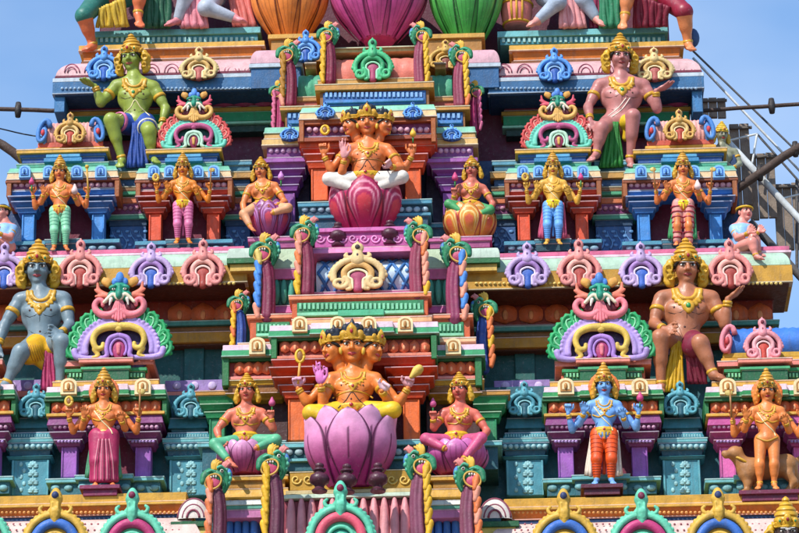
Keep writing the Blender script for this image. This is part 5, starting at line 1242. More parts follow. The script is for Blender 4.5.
    def muscle(s, col):
        "thin painted contour lines on chest and belly"
        H = s.H; L, Rr = s.sh; ex = (Rr-L)/s.sw; c = s.chest; w = s.wst; sw = s.sw; Q = []; seg = []
        def add(pts):
            seg.append((len(Q), len(pts))); Q.extend([p+np.array([0, -1.2*H, 0]) for p in pts])
        for k in (-1, 1):
            add([c+ex*k*sw*x+np.array([0, 0, z*H]) for x, z in ((.03, -.14), (.12, -.22), (.25, -.23), (.37, -.14))])
            add([w+ex*k*sw*x+np.array([0, 0, z*H]) for x, z in ((.10, -.16), (.2, -.08), (.28, .04))])
        add([c+np.array([0, 0, z*H]) for z in (.02, -.1, -.25, -.42)])
        W, _ = s.body.trace(np.array(Q), np.array([0, 1., 0]), 3*H)
        for a, n in seg: mk('contour_line', *tube_vf(W[a:a+n], [.006*H]+[.012*H]*(n-2)+[.006*H], 5), M(col, .6, .1, .1), s.root, sharp=None)
    def belt(s, mat='#CC9C3C', z=0.0, tall=1.0, gem='#A8323A', drop=True):
        H = s.H; c = s.hp*.72+s.wst*.28+np.array([0, 0, z*H]); r = s.sw*.40; cl = Clay(.03*H); fr = np.array([0, -1.0, 0])
        for zz, rr, th in ((.10*tall, .94, .055), (0, 1.0, .09), (-.11*tall, 1.04, .055)):
            cl.ch([c+np.array([r*rr*math.sin(a), -(r*rr*.80)*math.cos(a), zz*H]) for a in np.linspace(-2, 2, 15)], [th*H]*15)
        for a in np.linspace(-1.3, 1.3, 9): cl.e(c+np.array([r*1.04*math.sin(a), -r*.86*math.cos(a), -.2*tall*H]), np.array([.06, .05, .10*tall])*H)
        cl.e(c+np.array([0, -r*.84, -.02*H]), np.array([.16, .08, .15*tall])*H)
        if drop: cl.c(c+np.array([0, -r*.86, -.1*H]), c+np.array([0, -r*.86, -.42*H*tall]), .07*H, .04*H)
        o = cl.build('belt', M(mat, .4, .2, .2), s.root, .045*H)
        blob(o, 'belt_gem', M(gem, .25, 0, .02), c+np.array([0, -r*.84-.085*H, -.02*H]), np.array([.07, .03, .07])*H, 8, 6)
    def finish(s, lip='#B0383C', face=True, brow=INK):
        s.body.build('body', M(s.skin, .42, .22, .16), s.root, s.v)
        for (n, m), c in s.cl.items(): c.build(n, M(m, .48, .22, .2), s.root, s.v)
        for p in s.post:
            if isinstance(p[0], str): s._ring(*p[1:])
            elif face: s.face(p[0], p[1], p[2], lip, brow)
        return s.root
def pleats(f, tops, bots, r0, r1, mat, name='sash', n=9, wave=.8):
    "hanging cloth made of narrow folds"
    mb = MB(); m = f.m
    for i in range(n):
        t = i/(n-1); a = np.array(tops[0], float)*(1-t)+np.array(tops[1], float)*t; b = np.array(bots[0], float)*(1-t)+np.array(bots[1], float)*t; pts = []; rr = []
        for k in range(9):
            q = k/8; p = a*(1-q)+b*q; p[0] += wave*math.sin(q*5+i*1.7); p[2] += (1.6 if i % 2 else -.4)*q; pts.append(f.J(p)); rr.append((r0+(r1-r0)*q)*m*(1.0 if i % 2 else .82))
        mb.add(*tube_vf(pts, rr, 7))
    o = mb.build(name, M(mat, .6, .3, .3), f.root, None); o['kind'] = 'stuff'; return o
def stick(f, a, b, r, mat, name, r2=None):
    A, B = f.J(a), f.J(b); return mk(name, *tube_vf([A, (A+B)/2, B], [r*f.m, r*f.m, (r2 or r)*f.m], 8), M(mat, .4, .1, .1), f.root, sharp=None)
def attr_oval(f, c, rx, rz, mat, name='hand_mirror'):
    C = f.J(c); pts = [C+np.array([rx*f.m*math.cos(a), 0, rz*f.m*math.sin(a)]) for a in np.linspace(0, 2*math.pi, 20)]
    o = mk(name, *tube_vf(pts, 1.5*f.m, 8), M(mat, .35, .1, .1), f.root, sharp=None); blob(o, 'mirror_face', M('#8A5A30', .4), C, (rx*f.m*.9, .012, rz*f.m*.9), 12, 6)
def bud(f, c, mat, r=3.2):
    C = f.J(c); cl = Clay(.005); cl.c(C, C+np.array([0, 0, r*1.6*f.m]), r*f.m, r*.3*f.m); cl.e(C+np.array([0, 0, -r*.4*f.m]), r*1.1*f.m); cl.build('flower_bud', M(mat), f.root, .22*r*f.m*1.2)
    stick(f, (c[0], c[1]+2, c[2]), (c[0], c[1]+10, c[2]-1), .8, '#3F8A4A', 'bud_stem')

# ------------------------------------------------------------------ standing four-armed figures
def standing(x, yf, ht, Y, skin, label, legs, kind='trousers', bands=None, belt='#D2A640', hair='#CCA040', held=('ring', 'conch', 'bud', 'staff'), yaw=0, crown='#C4923E', fem=False, extra=None, lean=0, scarf=None, halo=None):
    q = ht/95.0; H = 14.6*q; f = Fig('statue', label, 'statue', Y, H, skin, (x, yf), v=.05); X = lambda dx, dy, d=0: (x+dx*q+lean*(-dy)/95, yf+dy*q, d*q)
    rnd = random.Random(int(x)); j = lambda: rnd.uniform(-1.0, 1.0)
    f.torso(X(0, -68), X(-10.5, -63.5), X(10.5, -63.5), X(0, -47), X(0, -40), fem)
    T = f.head(X(0, -79.2), yaw, 12, H=16.2*q, neck=X(0, -66))
    hp = []
    f.arm([X(-11.5, -63), X(-19+j(), -48, 3), X(-17+j(), -57, 10)], X(-17+j(), -66, 13), hd=1)
    f.arm([X(11.5, -63), X(18+j(), -47, 3), X(15+j(), -54, 10)], X(14+j(), -61, 13), hd=-1, fold='open')
    f.arm([X(-12, -62, -4), X(-26+j(), -44+j(), -2), X(-28.5+j(), -57, 4)], X(-29, -67, 6), fold='fist', hd=1)
    f.arm([X(12, -62, -4), X(26+j(), -44+j(), -2), X(28.5+j(), -57, 4)], X(29, -67, 6), fold='fist', hd=-1)
    for s in (-1, 1):
        pts = [X(s*5.2, -40, 0), X(s*6.0, -20, 3), X(s*5.8, -4, 0), X(s*7.8, 0, 8)]
        f.leg(pts, legs if kind == 'trousers' else None, 1.85, .98, bands=bands)
    if kind == 'skirt':
        c = f.layer('skirt', legs); m = f.m
        for k in range(9):
            a = (k-4)/4; c.c(f.J(X(a*6.5, -42, 6*math.cos(a*1.4))), f.J(X(a*(10.5 if abs(a) < .9 else 10), -5, 7*math.cos(a*1.4))), 3.6*q*m, 2.4*q*m, .3*q*m)
        for s in (-1, 1): c.c(f.J(X(s*5.6, -41, 1)), f.J(X(s*6, -20, 3)), 7.2*q*m, 6.0*q*m); c.c(f.J(X(s*6, -20, 3)), f.J(X(s*5.4, -6, 1)), 6.0*q*m, 4.4*q*m)
    if kind == 'dress':
        c = f.layer('dress', legs)
        for s in (-1, 1):
            for a, b, r0, r1 in (((s*5.2, -42), (s*6, -20), 6.6, 5.2), ((s*6, -20), (s*6.2, -5), 5.2, 4.2)): c.c(f.J(X(*a)), f.J(X(*b)), r0*q*f.m, r1*q*f.m)
        for k in range(7):
            z = -38+k*5.2
            for s in (-1, 1): f.ring(f.J(X(s*6.0, z-1)), f.J(X(s*6.0, z+1)), .5, (6.6-k*.30)*q*f.m, '#9E3040', 'dress_fold', .55*q*f.m)
    f.finish(lip='#A83036')
    # front pleat
    if kind == 'trousers':
        f.line([X(0, -38)[:2], X(.4, -22)[:2], X(0, -8)[:2]], 1.5*q, legs, 'front_pleat'); 
    if kind == 'skirt':
        for k in range(-3, 4): f.line([X(k*1.4, -39)[:2], X(k*2.4, -20)[:2], X(k*2.6, -5)[:2]], .55*q, '#D88A98' if k % 2 else '#6E1A34', 'skirt_pleat')
    T, Q, HH, _ = f.post[[i for i, p in enumerate(f.post) if not isinstance(p[0], str)][0]]
    f.sidehair(T, Q, HH, hair); f.hairband(T, Q, HH); f.crown(T, Q, HH, crown); f.necklace()
    if kind != 'bare': f.belt(belt, 0, 1.25)
    else: f.line([X(-8.5, -42)[:2], X(0, -39)[:2], X(8.5, -42)[:2]], .9*q, '#C4923E', 'waist_cord')
    f.line([X(-8, -62)[:2], X(-2, -54)[:2], X(5, -47)[:2], X(7, -43)[:2]], .55*q, '#E8D8A8', 'sacred_thread')
    if fem or kind == 'bare' or True: f.line([X(-9, -55.5)[:2], X(-4, -54)[:2], X(0, -56)[:2], X(4, -54)[:2], X(9, -55.5)[:2]], .7*q, '#CC9C3C', 'chest_band')
    if scarf:
        for s_ in (-1, 1): pleats(f, [X(s_*8.5, -43, 1), X(s_*10.5, -43, -1)], [X(s_*10, -6, 0), X(s_*14.5, -7, -3)], .9*q, 1.5*q, scarf, 'scarf', 5, .5)
    if halo:
        c0 = f.J(X(0, -78, -5)); cl = Clay(.03)
        for i in range(15):
            a = -.5+i*(math.pi+1.0)/14; u = np.array([math.cos(a), 0, math.sin(a)]); cl.c(c0+u*6*q*f.m, c0+u*11.2*q*f.m, 2.0*q*f.m, 1.5*q*f.m)
        cl.build('halo', M(halo), f.root, .6*q*f.m)
    # attributes
    for side, what in ((-1, held[0]), (1, held[3])):
        c = X(side*29, -70, 8)
        if what == 'ring': attr_oval(f, c, 2.6*q, 3.6*q, '#D8B050', 'hand_disc')
        elif what == 'staff': stick(f, X(side*29, -56, 8), X(side*27.5, -84, 8), 1.0*q, '#C79A48', 'hand_staff'); blob(f.root, 'staff_knob', M('#D8B050'), f.J(X(side*27.5, -85, 8)), (2.2*q*f.m,)*3, 8, 6)
        elif what == 'bud': bud(f, c, '#C8467A', 2.6*q)
        elif what == 'axe': stick(f, X(side*29, -58, 8), X(side*30, -80, 8), .8*q, '#9A6A3A', 'hand_staff'); blob(f.root, 'axe_head', M('#C8B068'), f.J(X(side*31, -78, 8)), (3.4*q*f.m, .8*q*f.m, 2.6*q*f.m), 8, 6)
    if held[1] == 'conch':
        cl = Clay(.006); c = f.J(X(15, -62, 14)); cl.c(c, c+np.array([0, 0, .05*q]), 3.0*q*f.m, 1.2*q*f.m); cl.e(c+np.array([0, 0, -.02]), 3.4*q*f.m); cl.build('shell', M('#E6C8C4'), f.root, .6*q*f.m)
    return f
sp = []
standing(60, 250, 93, .64, '#D87E4A', 'four-armed statue in mint green trousers standing before blue pillars', '#8CCBA6', bands='#4E9A78', held=('bud', 'conch', 0, 'staff'))
standing(183, 243, 89, .64, '#DA8238', 'four-armed statue in pink trousers standing before red pillars', '#D678A0', bands='#A8406E', held=('ring', 0, 0, 'axe'), belt='#D9B23A')
f = standing(553, 244, 91, .64, '#DBA74E', 'four-armed golden-skinned statue in blue trousers standing before red pillars', '#6FA8E4', bands='#4A7CC0', held=('ring', 0, 0, 'bud'), belt='#E6CE3C', scarf='#B8506E')
standing(683, 245, 92, .64, '#D87E4A', 'four-armed statue in a folded pink dress standing before blue pillars', '#D8948C', kind='dress', held=('axe', 'conch', 0, 'axe'), belt='#E6CE3C', scarf='#3E8A56')
standing(104, 486, 115, -.28, '#D67C48', 'four-armed statue in a maroon pleated skirt standing before purple pillars', '#A82E58', kind='skirt', held=('ring', 'x', 0, 'axe'), belt='#E4C070', halo='#D8784A', scarf='#4E8E6A')
standing(604, 484, 118, -.28, '#74A2DA', 'blue-skinned four-armed statue in orange trousers standing before purple pillars', '#E2592C', bands='#A83A1C', held=(0, 'x', 0, 'bud'), belt='#D2A640', hair='#E0A03C', halo='#DE7A3C', scarf='#D8C8B8')
standing(767, 489, 117, -.28, '#E0864C', 'unclothed orange four-armed statue standing before a brown dog', '#E08A55', kind='bare', held=('axe', 'x', 0, 0), hair='#D8843C', halo='#DE7A3C')
# stone slabs under the feet
for x, y, Y, mat, w, lab in ((100, 484.5, -.28, '#7A2A4E', 17, 'plum'), (602, 483.5, -.28, '#5A2438', 18, 'dark plum'), (770, 489.5, -.28, '#6E2A44', 28, 'wide plum'),):
    t = thing('statue_pedestal', lab+' pedestal slab under a standing statue of the lower tier', 'pedestal', P(x, y+12, Y-.05)); stack(t, x-w, x+w, Y-.08, Y+.2, [('slab', mat, y, y+4, 3, 3), ('slab_base', mat, y+4, y+11, 0, 0)])
# ------------------------------------------------------------------ three-headed seated figures of the central shrine
def trihead(f, c, H, side, dy=2, hs=.86):
    f.head((c[0]-side, c[1]+dy, -1), -52, 8, H*hs); f.head((c[0]+side, c[1]+dy, -1), 52, 8, H*hs)
    f.head(c, 0, 10, H)
def three_crowns(f, tall=1.0):
    for p in [q for q in f.post if not isinstance(q[0], str)]:
        T, Q, H, _ = p
        m = M('#CC9C3C', .38, .2, .2)
        V, F = lathe_vf([(0, .15*H), (.40*H, .15*H), (.45*H, .2*H), (.455*H, .31*H), (.40*H, .36*H), (.30*H, .36*H), (0, .36*H)], 28); V[:, 1] *= 1.06; V[:, 1] += .03*H
        o = mk('crown', V@Q.T+T((0, 0, 0)), F, m, f.root, sharp=.8)
        cl = Clay(.03*H); cl.e(T((0, -.43, .40)), np.array([.17, .06, .22])*H, Q); cl.c(T((0, -.42, .5)), T((0, -.40, .68)), .10*H, .02*H)
        for q in (-1, 1): cl.e(T((q*.25, -.35, .33)), np.array([.12, .06, .13])*H, Q)
        for i in range(13):
            a = math.pi*(i/12-.5)*1.3; cl.e(T((.45*math.sin(a), .03-.47*math.cos(a), .175)), .035*H)
        cl.ch([T((.45*math.sin(a), .03-.47*math.cos(a), .185)) for a in np.linspace(-2.1, 2.1, 17)], [.03*H]*17)
        for q in (-1, 0, 1): cl.c(T((q*.25, -.40+.06*abs(q), .18)), T((q*.25, -.40+.05*abs(q), .33)), .05*H, .05*H)
        cl.build('crown_crest', m, o, .035*H); blob(o, 'crown_gem', M('#A8323A', .25, 0, .02), T((0, -.495, .4)), np.array([.05, .03, .07])*H, 8, 6, Q)
        h = Clay(.05*H); h.e(T((0, .1, .38)), np.array([.36, .36, .26])*H, Q)
        for i in range(7):
            a = i*.9; h.e(T((.22*math.cos(a), .05+.2*math.sin(a), .55+.02*(i % 2))), np.array([.13, .13, .16])*H, Q)
        h.c(T((0, .08, .55)), T((0, .08, .86)), .16*H, .04*H)
        h.build('hair_knot', M('#20242E', .35, .05, .2), f.root, .045*H); f.hairband(T, Q, H)
        for q in (-1, 1): blob(f.root, 'ear_ring', M('#D4A848', .35, .1, .1), T((q*.42, -.06, -.2)), np.array([.07, .07, .14])*H, 8, 6, Q)
# lower one
f = Fig('statue', 'three-headed four-armed seated statue in yellow trousers on the large pale pink lotus', 'statue', -.50, 27, '#DE8042', (352, 425))
f.torso((353, 373), (332, 379), (375, 379), (352, 402), (352, 412), belly=1.15); trihead(f, (352.5, 347), 32, 18)
f.arm([(331, 379, 2), (323, 403, 12), (321, 386, 20)], (318, 362, 22), glove='#D478B4', hd=1, thick=.95); f.arm([(330, 380, -6), (307, 403, 0), (298, 388, 6)], (296, 374, 10), fold='fist', glove='#DFA0B8', hd=1, thick=.95)
f.arm([(376, 379, 2), (389, 402, 8), (382, 391, 20)], (389, 381, 24), fold='fist', glove='#E8C4D0', hd=-1, thick=.95); f.arm([(377, 380, -6), (399, 403, 0), (408, 388, 6)], (411, 374, 10), fold='fist', glove='#DFA0A8', hd=-1, thick=.95)
f.leg([(341, 412, 2), (311, 413, 14), (352, 424, 24)], '#E3B83C', 1.9, .98); f.leg([(364, 412, 2), (393, 410, 14), (352, 421, 22)], '#E3B83C', 1.9, .98)
f.finish(lip='#B84848'); f.marks(); f.muscle('#7A3A24'); three_crowns(f); f.necklace(big=1.0); f.belt('#D9AC3C', 0, .8, drop=False)
f.line([(333, 398), (343, 393), (353, 391), (364, 393), (373, 398)], .8, '#CC9C3C', 'chest_band'); f.line([(338, 408), (346, 400), (352, 392), (359, 400), (368, 408)], .55, '#4A3A30', 'chest_cord')
attr_oval(f, (300, 356, 10), 4, 6.5, '#E0B040'); stick(f, (300, 362, 10), (298, 384, 9), 1.3, '#D9A050', 'mirror_handle')
cl = Clay(.01); c = f.J((417, 371, 10)); cl.c(c, f.J((411, 377, 12)), 5.2*f.m, 2*f.m); cl.e(f.J((419, 369, 10)), 4.6*f.m); cl.build('golden_shell', M('#D8B65C'), f.root, .012)
# upper one
f = Fig('statue', 'three-headed four-armed seated statue in white trousers on the magenta ringed lotus', 'statue', .47, 22.5, '#DC7C4A', (367, 186))
f.torso((368, 143), (350, 149), (387, 149), (366, 170), (366, 179), belly=1.2); trihead(f, (367.5, 123), 26, 15)
f.arm([(349, 150, 2), (342, 172, 10), (344, 160, 16)], (344, 139, 18), glove='#DE9A9A', hd=1, thick=.95); f.arm([(347, 150, -5), (331, 170, 0), (324, 156, 6)], (322, 139, 8), fold='fist', hd=1, thick=.95)
f.arm([(388, 150, 2), (401, 168, 6), (391, 167, 16)], (387, 162, 20), fold='fist', glove='#E0A8A8', hd=-1, thick=.95); f.arm([(390, 150, -5), (404, 170, 0), (412, 156, 6)], (413, 140, 8), fold='fist', hd=-1, thick=.95)
f.leg([(357, 180, 2), (329, 179, 6), (362, 192, 8)], '#E4DCD2', 1.9, .95); f.leg([(377, 180, 2), (402, 177, 6), (370, 191, 6)], '#E4DCD2', 1.9, .95)
f.finish(lip='#B84848'); f.marks(); f.muscle('#7A3A24'); three_crowns(f); f.necklace(big=1.15); f.belt('#D9AC3C', 0, .7, drop=False)
f.line([(350, 163), (360, 160), (368, 159), (378, 160), (386, 164)], .7, '#B07840', 'chest_band'); f.line([(356, 174), (362, 168), (367, 160), (373, 168), (380, 174)], .5, '#4A3A30', 'chest_cord')
attr_oval(f, (325, 130, 8), 3.6, 4.6, '#E0B040', 'hand_disc'); bud(f, (413, 133, 8), '#E0B048', 3)

# ------------------------------------------------------------------ the four large seated guardians
def guard(label, Y, H, skin, base, head, yaw, neck, shl, shr, waist, hip, arms, legs, crown='#C9983A', pend='#3E8A4A', lip='#9A3A3A', hands=None):
    f = Fig('guardian_statue', label, 'statue', Y, H, skin, base, v=.042)
    f.torso(neck, shl, shr, waist, hip); T = f.head(head, yaw, 12, neck=neck)
    for i, (p, hd, kw) in enumerate(arms): f.arm(p, hd, **kw)
    for p, kw in legs: f.leg(p, **kw)
    return f
def gfinish(f, lip, crown='#C9983A', big=1.35, gem='#3E8A4A'):
    f.finish(lip=lip); f.marks(); f.muscle('#3E2A22' if f.skin != '#74868F' else '#2E363C'); T, Q, H, _ = [p for p in f.post if not isinstance(p[0], str)][0]
    f.sidehair(T, Q, H, '#CFA23C', big=True); f.hairband(T, Q, H); f.crown(T, Q, H, crown, .82); f.necklace(big=big, gem=gem)
f = guard('blue-grey seated guardian statue in yellow cloth beside the green-leaved arch', .36, 31, '#74868F', (42, 386), (38, 269), 4, (40, 295), (21, 300), (63, 299), (42, 334), (42, 346),
    [([(19, 302), (4, 326, 4), (-2, 346, 10)], (-3, 360, 14), dict(hd=1)), ([(65, 301), (70, 326, 6), (61, 333, 20)], (48, 335, 28), dict(hd=1, fold='open'))],
    [([(33, 347, 2), (21, 352, 30), (6, 384, 28), (-4, 390, 42)], dict(cloth=None, thick=.98)), ([(53, 347, 2), (62, 342, 26), (60, 386, 16), (62, 392, 30)], dict(cloth=None, thick=.98))])
c = f.layer('loin_cloth', '#DDA82E'); m = f.m
c.c(f.J((40, 344, 2)), f.J((29, 353, 18)), 13*m, 12.0*m); c.c(f.J((44, 346, 4)), f.J((50, 350, 8)), 11*m, 9*m); c.c(f.J((36, 356, 14)), f.J((44, 366, 10)), 8*m, 5*m)
pleats(f, [(45, 346, 15), (51, 346, 13)], [(42, 391, 14), (57, 391, 12)], 1.2, 2.1, '#A83460')
gfinish(f, '#9A4A52', gem='#CC9C3C')
for k in range(6): f.line([(28+k*2.2, 345), (30+k*2.4, 352), (33+k*2.6, 361)], .45, '#B07A1C', 'cloth_fold')
f = guard('brown seated guardian statue with raised open hand in maroon cloth beside the blue barrel', .36, 31, '#AC6E50', (686, 386), (686, 268), 6, (687, 293), (663, 298), (711, 298), (684, 330), (682, 341),
    [([(660, 300), (654, 324, 6), (664, 329, 22)], (676, 333, 30), dict(hd=-1)), ([(713, 300), (725, 325, 4), (728, 299, 12)], (744, 287, 16), dict(hd=-1, fold='flat'))],
    [([(672, 343, 2), (660, 338, 26), (661, 386, 16), (659, 392, 30)], dict(thick=1.0)), ([(694, 343, 2), (700, 343, 30), (713, 374, 30), (724, 379, 44)], dict(thick=1.0))])
m = f.m; c = f.layer('loin_cloth', '#7A2238'); c.c(f.J((690, 343, 2)), f.J((698, 344, 24)), 13.8*m, 11.2*m); c.c(f.J((684, 342, 0)), f.J((690, 343, 2)), 13*m, 13.5*m); c.c(f.J((693, 347, 20)), f.J((690, 352, 10)), 12*m, 8*m)
pleats(f, [(673, 340, 15), (682, 340, 15)], [(663, 392, 16), (682, 392, 12)], 1.4, 2.3, '#D2A42E', n=10)
pleats(f, [(686, 352, 18), (700, 356, 22)], [(690, 384, 8), (706, 384, 10)], 2.2, 2.4, '#7A2238', 'cloth_fold', n=8)
gfinish(f, '#8E3A3A', big=1.55)
T, Q, H, _ = [p for p in f.post if not isinstance(p[0], str)][0]
for z in (.17, .205): mk('forehead_stripe', *tube_vf(f.body.trace(np.array([T((x, -.8, z-.05)) for x in np.linspace(-.2, .2, 7)]), Q@np.array([0, 1., 0]))[0], .014*H, 6), M('#E6DCD0', .5, .05, .05), f.root, sharp=None)
f = guard('olive green seated guardian statue with blue sash beside the red-leaved arch', 1.20, 26.5, '#8E9C46', (135, 168), (132, 58.5), -14, (134, 79), (117, 86), (153, 87), (136, 113), (137, 123),
    [([(115, 88), (101, 103, 6), (95, 86, 12)], (80, 80, 14), dict(hd=1, fold='flat')), ([(155, 89), (166, 109, 2), (162, 124, 8)], (160, 134, 12), dict(hd=1))],
    [([(129, 124, 2), (111, 120, 24), (122, 160, 14), (119, 167, 26)], dict(thick=1.0)), ([(146, 125, 2), (149, 131, 26), (152, 156, 20), (157, 163, 34)], dict(thick=1.0))])
m = f.m; c = f.layer('loin_cloth', '#2A4A96'); c.c(f.J((129, 124, 2)), f.J((145, 124, 2)), 11.2*m, 11.2*m); c.c(f.J((129, 124, 2)), f.J((123, 123, 10)), 11.2*m, 10.0*m); c.c(f.J((145, 124, 2)), f.J((147, 127, 12)), 11.2*m, 10.2*m)
f.ring(f.J((129, 124, 2)), f.J((111, 120, 24)), .52, 9.6*m, '#D4709A', 'cloth_border', 1.5*m); f.ring(f.J((146, 125, 2)), f.J((149, 131, 26)), .52, 9.8*m, '#E0D8C8', 'cloth_border', 1.3*m)
pleats(f, [(133, 123, 14), (142, 123, 14)], [(128, 168, 13), (147, 167, 11)], 1.3, 2.1, '#2A4A96', n=10)
gfinish(f, '#A85A4A', big=1.3); f.line([(120, 116), (130, 108), (135, 100), (141, 108), (150, 116)], .6, '#E8D8A8', 'chest_cord')
f = guard('pinkish brown seated guardian statue with green sash and raised open hand', 1.20, 26.5, '#B47570', (618, 168), (620, 57.5), 10, (621, 78), (600, 85), (643, 85), (621, 113), (618, 123),
    [([(598, 87), (588, 107, 6), (590, 120, 20)], (592, 132, 28), dict(hd=-1)), ([(645, 87), (657, 109, 2), (656, 91, 10)], (674, 82, 14), dict(hd=-1, fold='flat'))],
    [([(608, 125, 2), (602, 128, 28), (596, 154, 24), (590, 161, 38)], dict(thick=1.0)), ([(628, 124, 2), (633, 116, 26), (630, 160, 14), (632, 167, 26)], dict(thick=1.0))])
m = f.m; c = f.layer('loin_cloth', '#D9B23A'); c.c(f.J((624, 124, 2)), f.J((630, 122, 18)), 9.6*m, 9.0*m); c.c(f.J((630, 124, 14)), f.J((626, 138, 10)), 6*m, 4*m)
pleats(f, [(609, 122, 16), (618, 122, 16)], [(601, 168, 14), (622, 167, 11)], 1.4, 2.2, '#2E7A34', n=11)
gfinish(f, '#8E3A3E', big=1.45); f.line([(626, 98), (618, 108), (608, 116)], .6, '#E8D8C8', 'chest_cord'); f.line([(630, 98), (622, 109), (612, 117)], .6, '#E8D8C8', 'chest_cord')

# ------------------------------------------------------------------ small seated figures at the sides of the central shrine
def side_seated(label, Y, H, skin, base, head, yaw, neck, shl, shr, waist, hip, arms, legs, cloth, budc=None, bands=None, hair='#CFA23C', sleeve=None):
    f = Fig('statue', label, 'statue', Y, H, skin, base, v=.05)
    f.torso(neck, shl, shr, waist, hip, True); f.head(head, yaw, 10, neck=neck)
    for p, hd, kw in arms: f.arm(p, hd, **kw)
    for p in legs: f.leg(p, cloth, 1.8, .92, bands=bands)
    if sleeve:
        c = f.layer('sleeve', sleeve); p = [f.J(q) for q in arms[1][0]]; c.c(p[1]*.6+p[2]*.4, p[2], .2*f.H, .19*f.H)
    f.finish(); T, Q, HH, _ = [p for p in f.post if not isinstance(p[0], str)][0]
    f.sidehair(T, Q, HH, hair, .55); f.hairband(T, Q, HH); f.crown(T, Q, HH, '#C9983A', .75); f.necklace(big=1.2); f.belt('#D9AC3C', .05, 1.1, drop=False)
    sx = (shl[0]+shr[0])/2; f.line([(shl[0]+3, shl[1]+10), (sx-4, shl[1]+11), (sx, shl[1]+9), (sx+4, shl[1]+11), (shr[0]-3, shr[1]+10)], .8, '#CC9C3C', 'chest_band')
    if budc: bud(f, budc[:3], budc[3], 3.0)
    return f
side_seated('small seated statue in green leggings holding a bud on the mauve lotus', -.32, 20, '#D87860', (245, 446), (247, 391, 2), -6, (246, 407), (231, 414), (261, 413), (246, 432), (245, 440),
    [([(229, 415), (217, 430, 4), (220, 441, 10)], (226, 446, 14), dict(hd=1)), ([(263, 414), (273, 429, 4), (271, 418, 10)], (271, 408, 12), dict(hd=-1, fold='fist'))],
    [[(238, 442, 2), (215, 444, 14), (229, 461, 22), (236, 467, 30)], [(254, 442, 2), (276, 440, 14), (256, 448, 22)]], '#5FAE86', (272, 402, 11, '#C85A8A'))
side_seated('small seated statue with magenta leggings and raised bud on the magenta lotus', -.32, 20, '#D06C5C', (457, 446), (460, 390, 2), -18, (460, 406), (445, 413), (474, 414), (457, 431), (456, 440),
    [([(443, 414), (434, 428, 4), (433, 419, 10)], (433, 409, 12), dict(hd=1, fold='fist')), ([(476, 415), (487, 431, 4), (480, 441, 12)], (472, 447, 16), dict(hd=-1))],
    [[(448, 442, 2), (426, 439, 14), (446, 449, 22)], [(465, 442, 2), (481, 438, 16), (463, 460, 24), (457, 465, 32)]], '#C8587E', (433, 403, 11, '#C85A8A'))
side_seated('small seated orange statue with lowered hands on the purple lotus', .80, 16.5, '#DC8452', (263, 205), (261, 171), -10, (262, 182), (251, 188), (275, 186), (263, 201), (264, 207),
    [([(249, 189), (243, 204, 4), (244, 214, 10)], (246, 221, 13), dict(hd=1)), ([(276, 188), (285, 202, 4), (276, 205, 12)], (268, 206, 16), dict(hd=-1))],
    [[(256, 208, 2), (244, 214, 14), (250, 226, 18), (254, 231, 26)], [(272, 208, 2), (288, 208, 12), (272, 213, 16)]], '#DCA078', (281, 176, 6, '#C88ACC'))
side_seated('small seated red-skinned statue with green sleeves on the orange lotus', .80, 16.5, '#C8705E', (470, 205), (472, 170), -14, (472, 181), (460, 188), (482, 188), (470, 201), (470, 207),
    [([(458, 189), (453, 203, 4), (454, 195, 10)], (454, 186, 12), dict(hd=1, fold='fist')), ([(484, 189), (493, 204, 4), (487, 213, 10)], (482, 220, 14), dict(hd=-1))],
    [[(462, 208, 2), (449, 204, 12), (462, 212, 16)], [(478, 208, 2), (490, 210, 12), (480, 214, 16)]], '#4E9E62', (455, 177, 11, '#C84A7A'), sleeve='#4CA650')

# ------------------------------------------------------------------ dog behind the unclothed statue
dog = thing('dog_statue', 'brown dog statue with gold collar behind the unclothed orange statue', 'statue', P(755, 491, -.12)); cl = Clay(.03); J = lambda x, y, d=0: P(x, y, -.12-d/100); m = mpx(-.12)
cl.c(J(748, 470, 4), J(786, 466, -2), 11*m, 12*m); cl.e(J(750, 471, 5), np.array([11, 10, 13])*m); cl.c(J(744, 466, 6), J(737, 456, 8), 8*m, 6.5*m); cl.e(J(735, 453, 9), np.array([7.5, 7, 7])*m); cl.c(J(733, 454, 11), J(726, 454, 14), 5*m, 3.2*m); cl.c(J(726, 455, 14), J(724, 453.5, 14.5), 3.2*m, 2.4*m)
cl.c(J(740, 449, 8), J(743, 457, 9), 2.4*m, 1.8*m, .006); cl.c(J(735, 448, 5), J(737, 452, 4), 2.2*m, 1.6*m, .006)
for a, k, e, t in (((746, 476, 8), (748, 484, 8), (747, 491, 8), (743, 492, 14)), ((756, 476, 0), (757, 484, 0), (756, 491, 0), (752, 492, 6)), ((788, 474, 4), (794, 482, 4), (788, 491, 4), (783, 492, 10)), ((792, 472, -6), (798, 482, -6), (793, 491, -6), (789, 492, 0))):
    cl.c(J(*a), J(*k), 6*m, 3.6*m); cl.c(J(*k), J(*e), 3.6*m, 2.6*m); cl.c(J(*e), J(*t), 2.8*m, 2.4*m)
cl.ch([J(796, 462, -4), J(804, 455, -4), J(806, 446, -4)], [3*m, 2.4*m, 1.4*m]); cl.build('body', M('#A8764A', .5, .3, .25), dog, .9*m)
blob(dog, 'nose', M(INK, .3), J(723.6, 453, 15), (1.6*m, 1.4*m, 1.3*m), 8, 6); blob(dog, 'eye', M(INK, .25), J(733, 450.6, 15), (1.0*m, .8*m, 1.0*m), 8, 6)
a, b = J(741, 462, 7), J(739, 459, 7.5); mk('collar', *tube_vf([a+np.array([8.2*m*math.cos(q), -8.2*m*math.sin(q), -5.0*m*math.cos(q)]) for q in np.linspace(0, 2*math.pi, 18)], 1.4*m, 6), M('#CCA040'), dog, sharp=None)

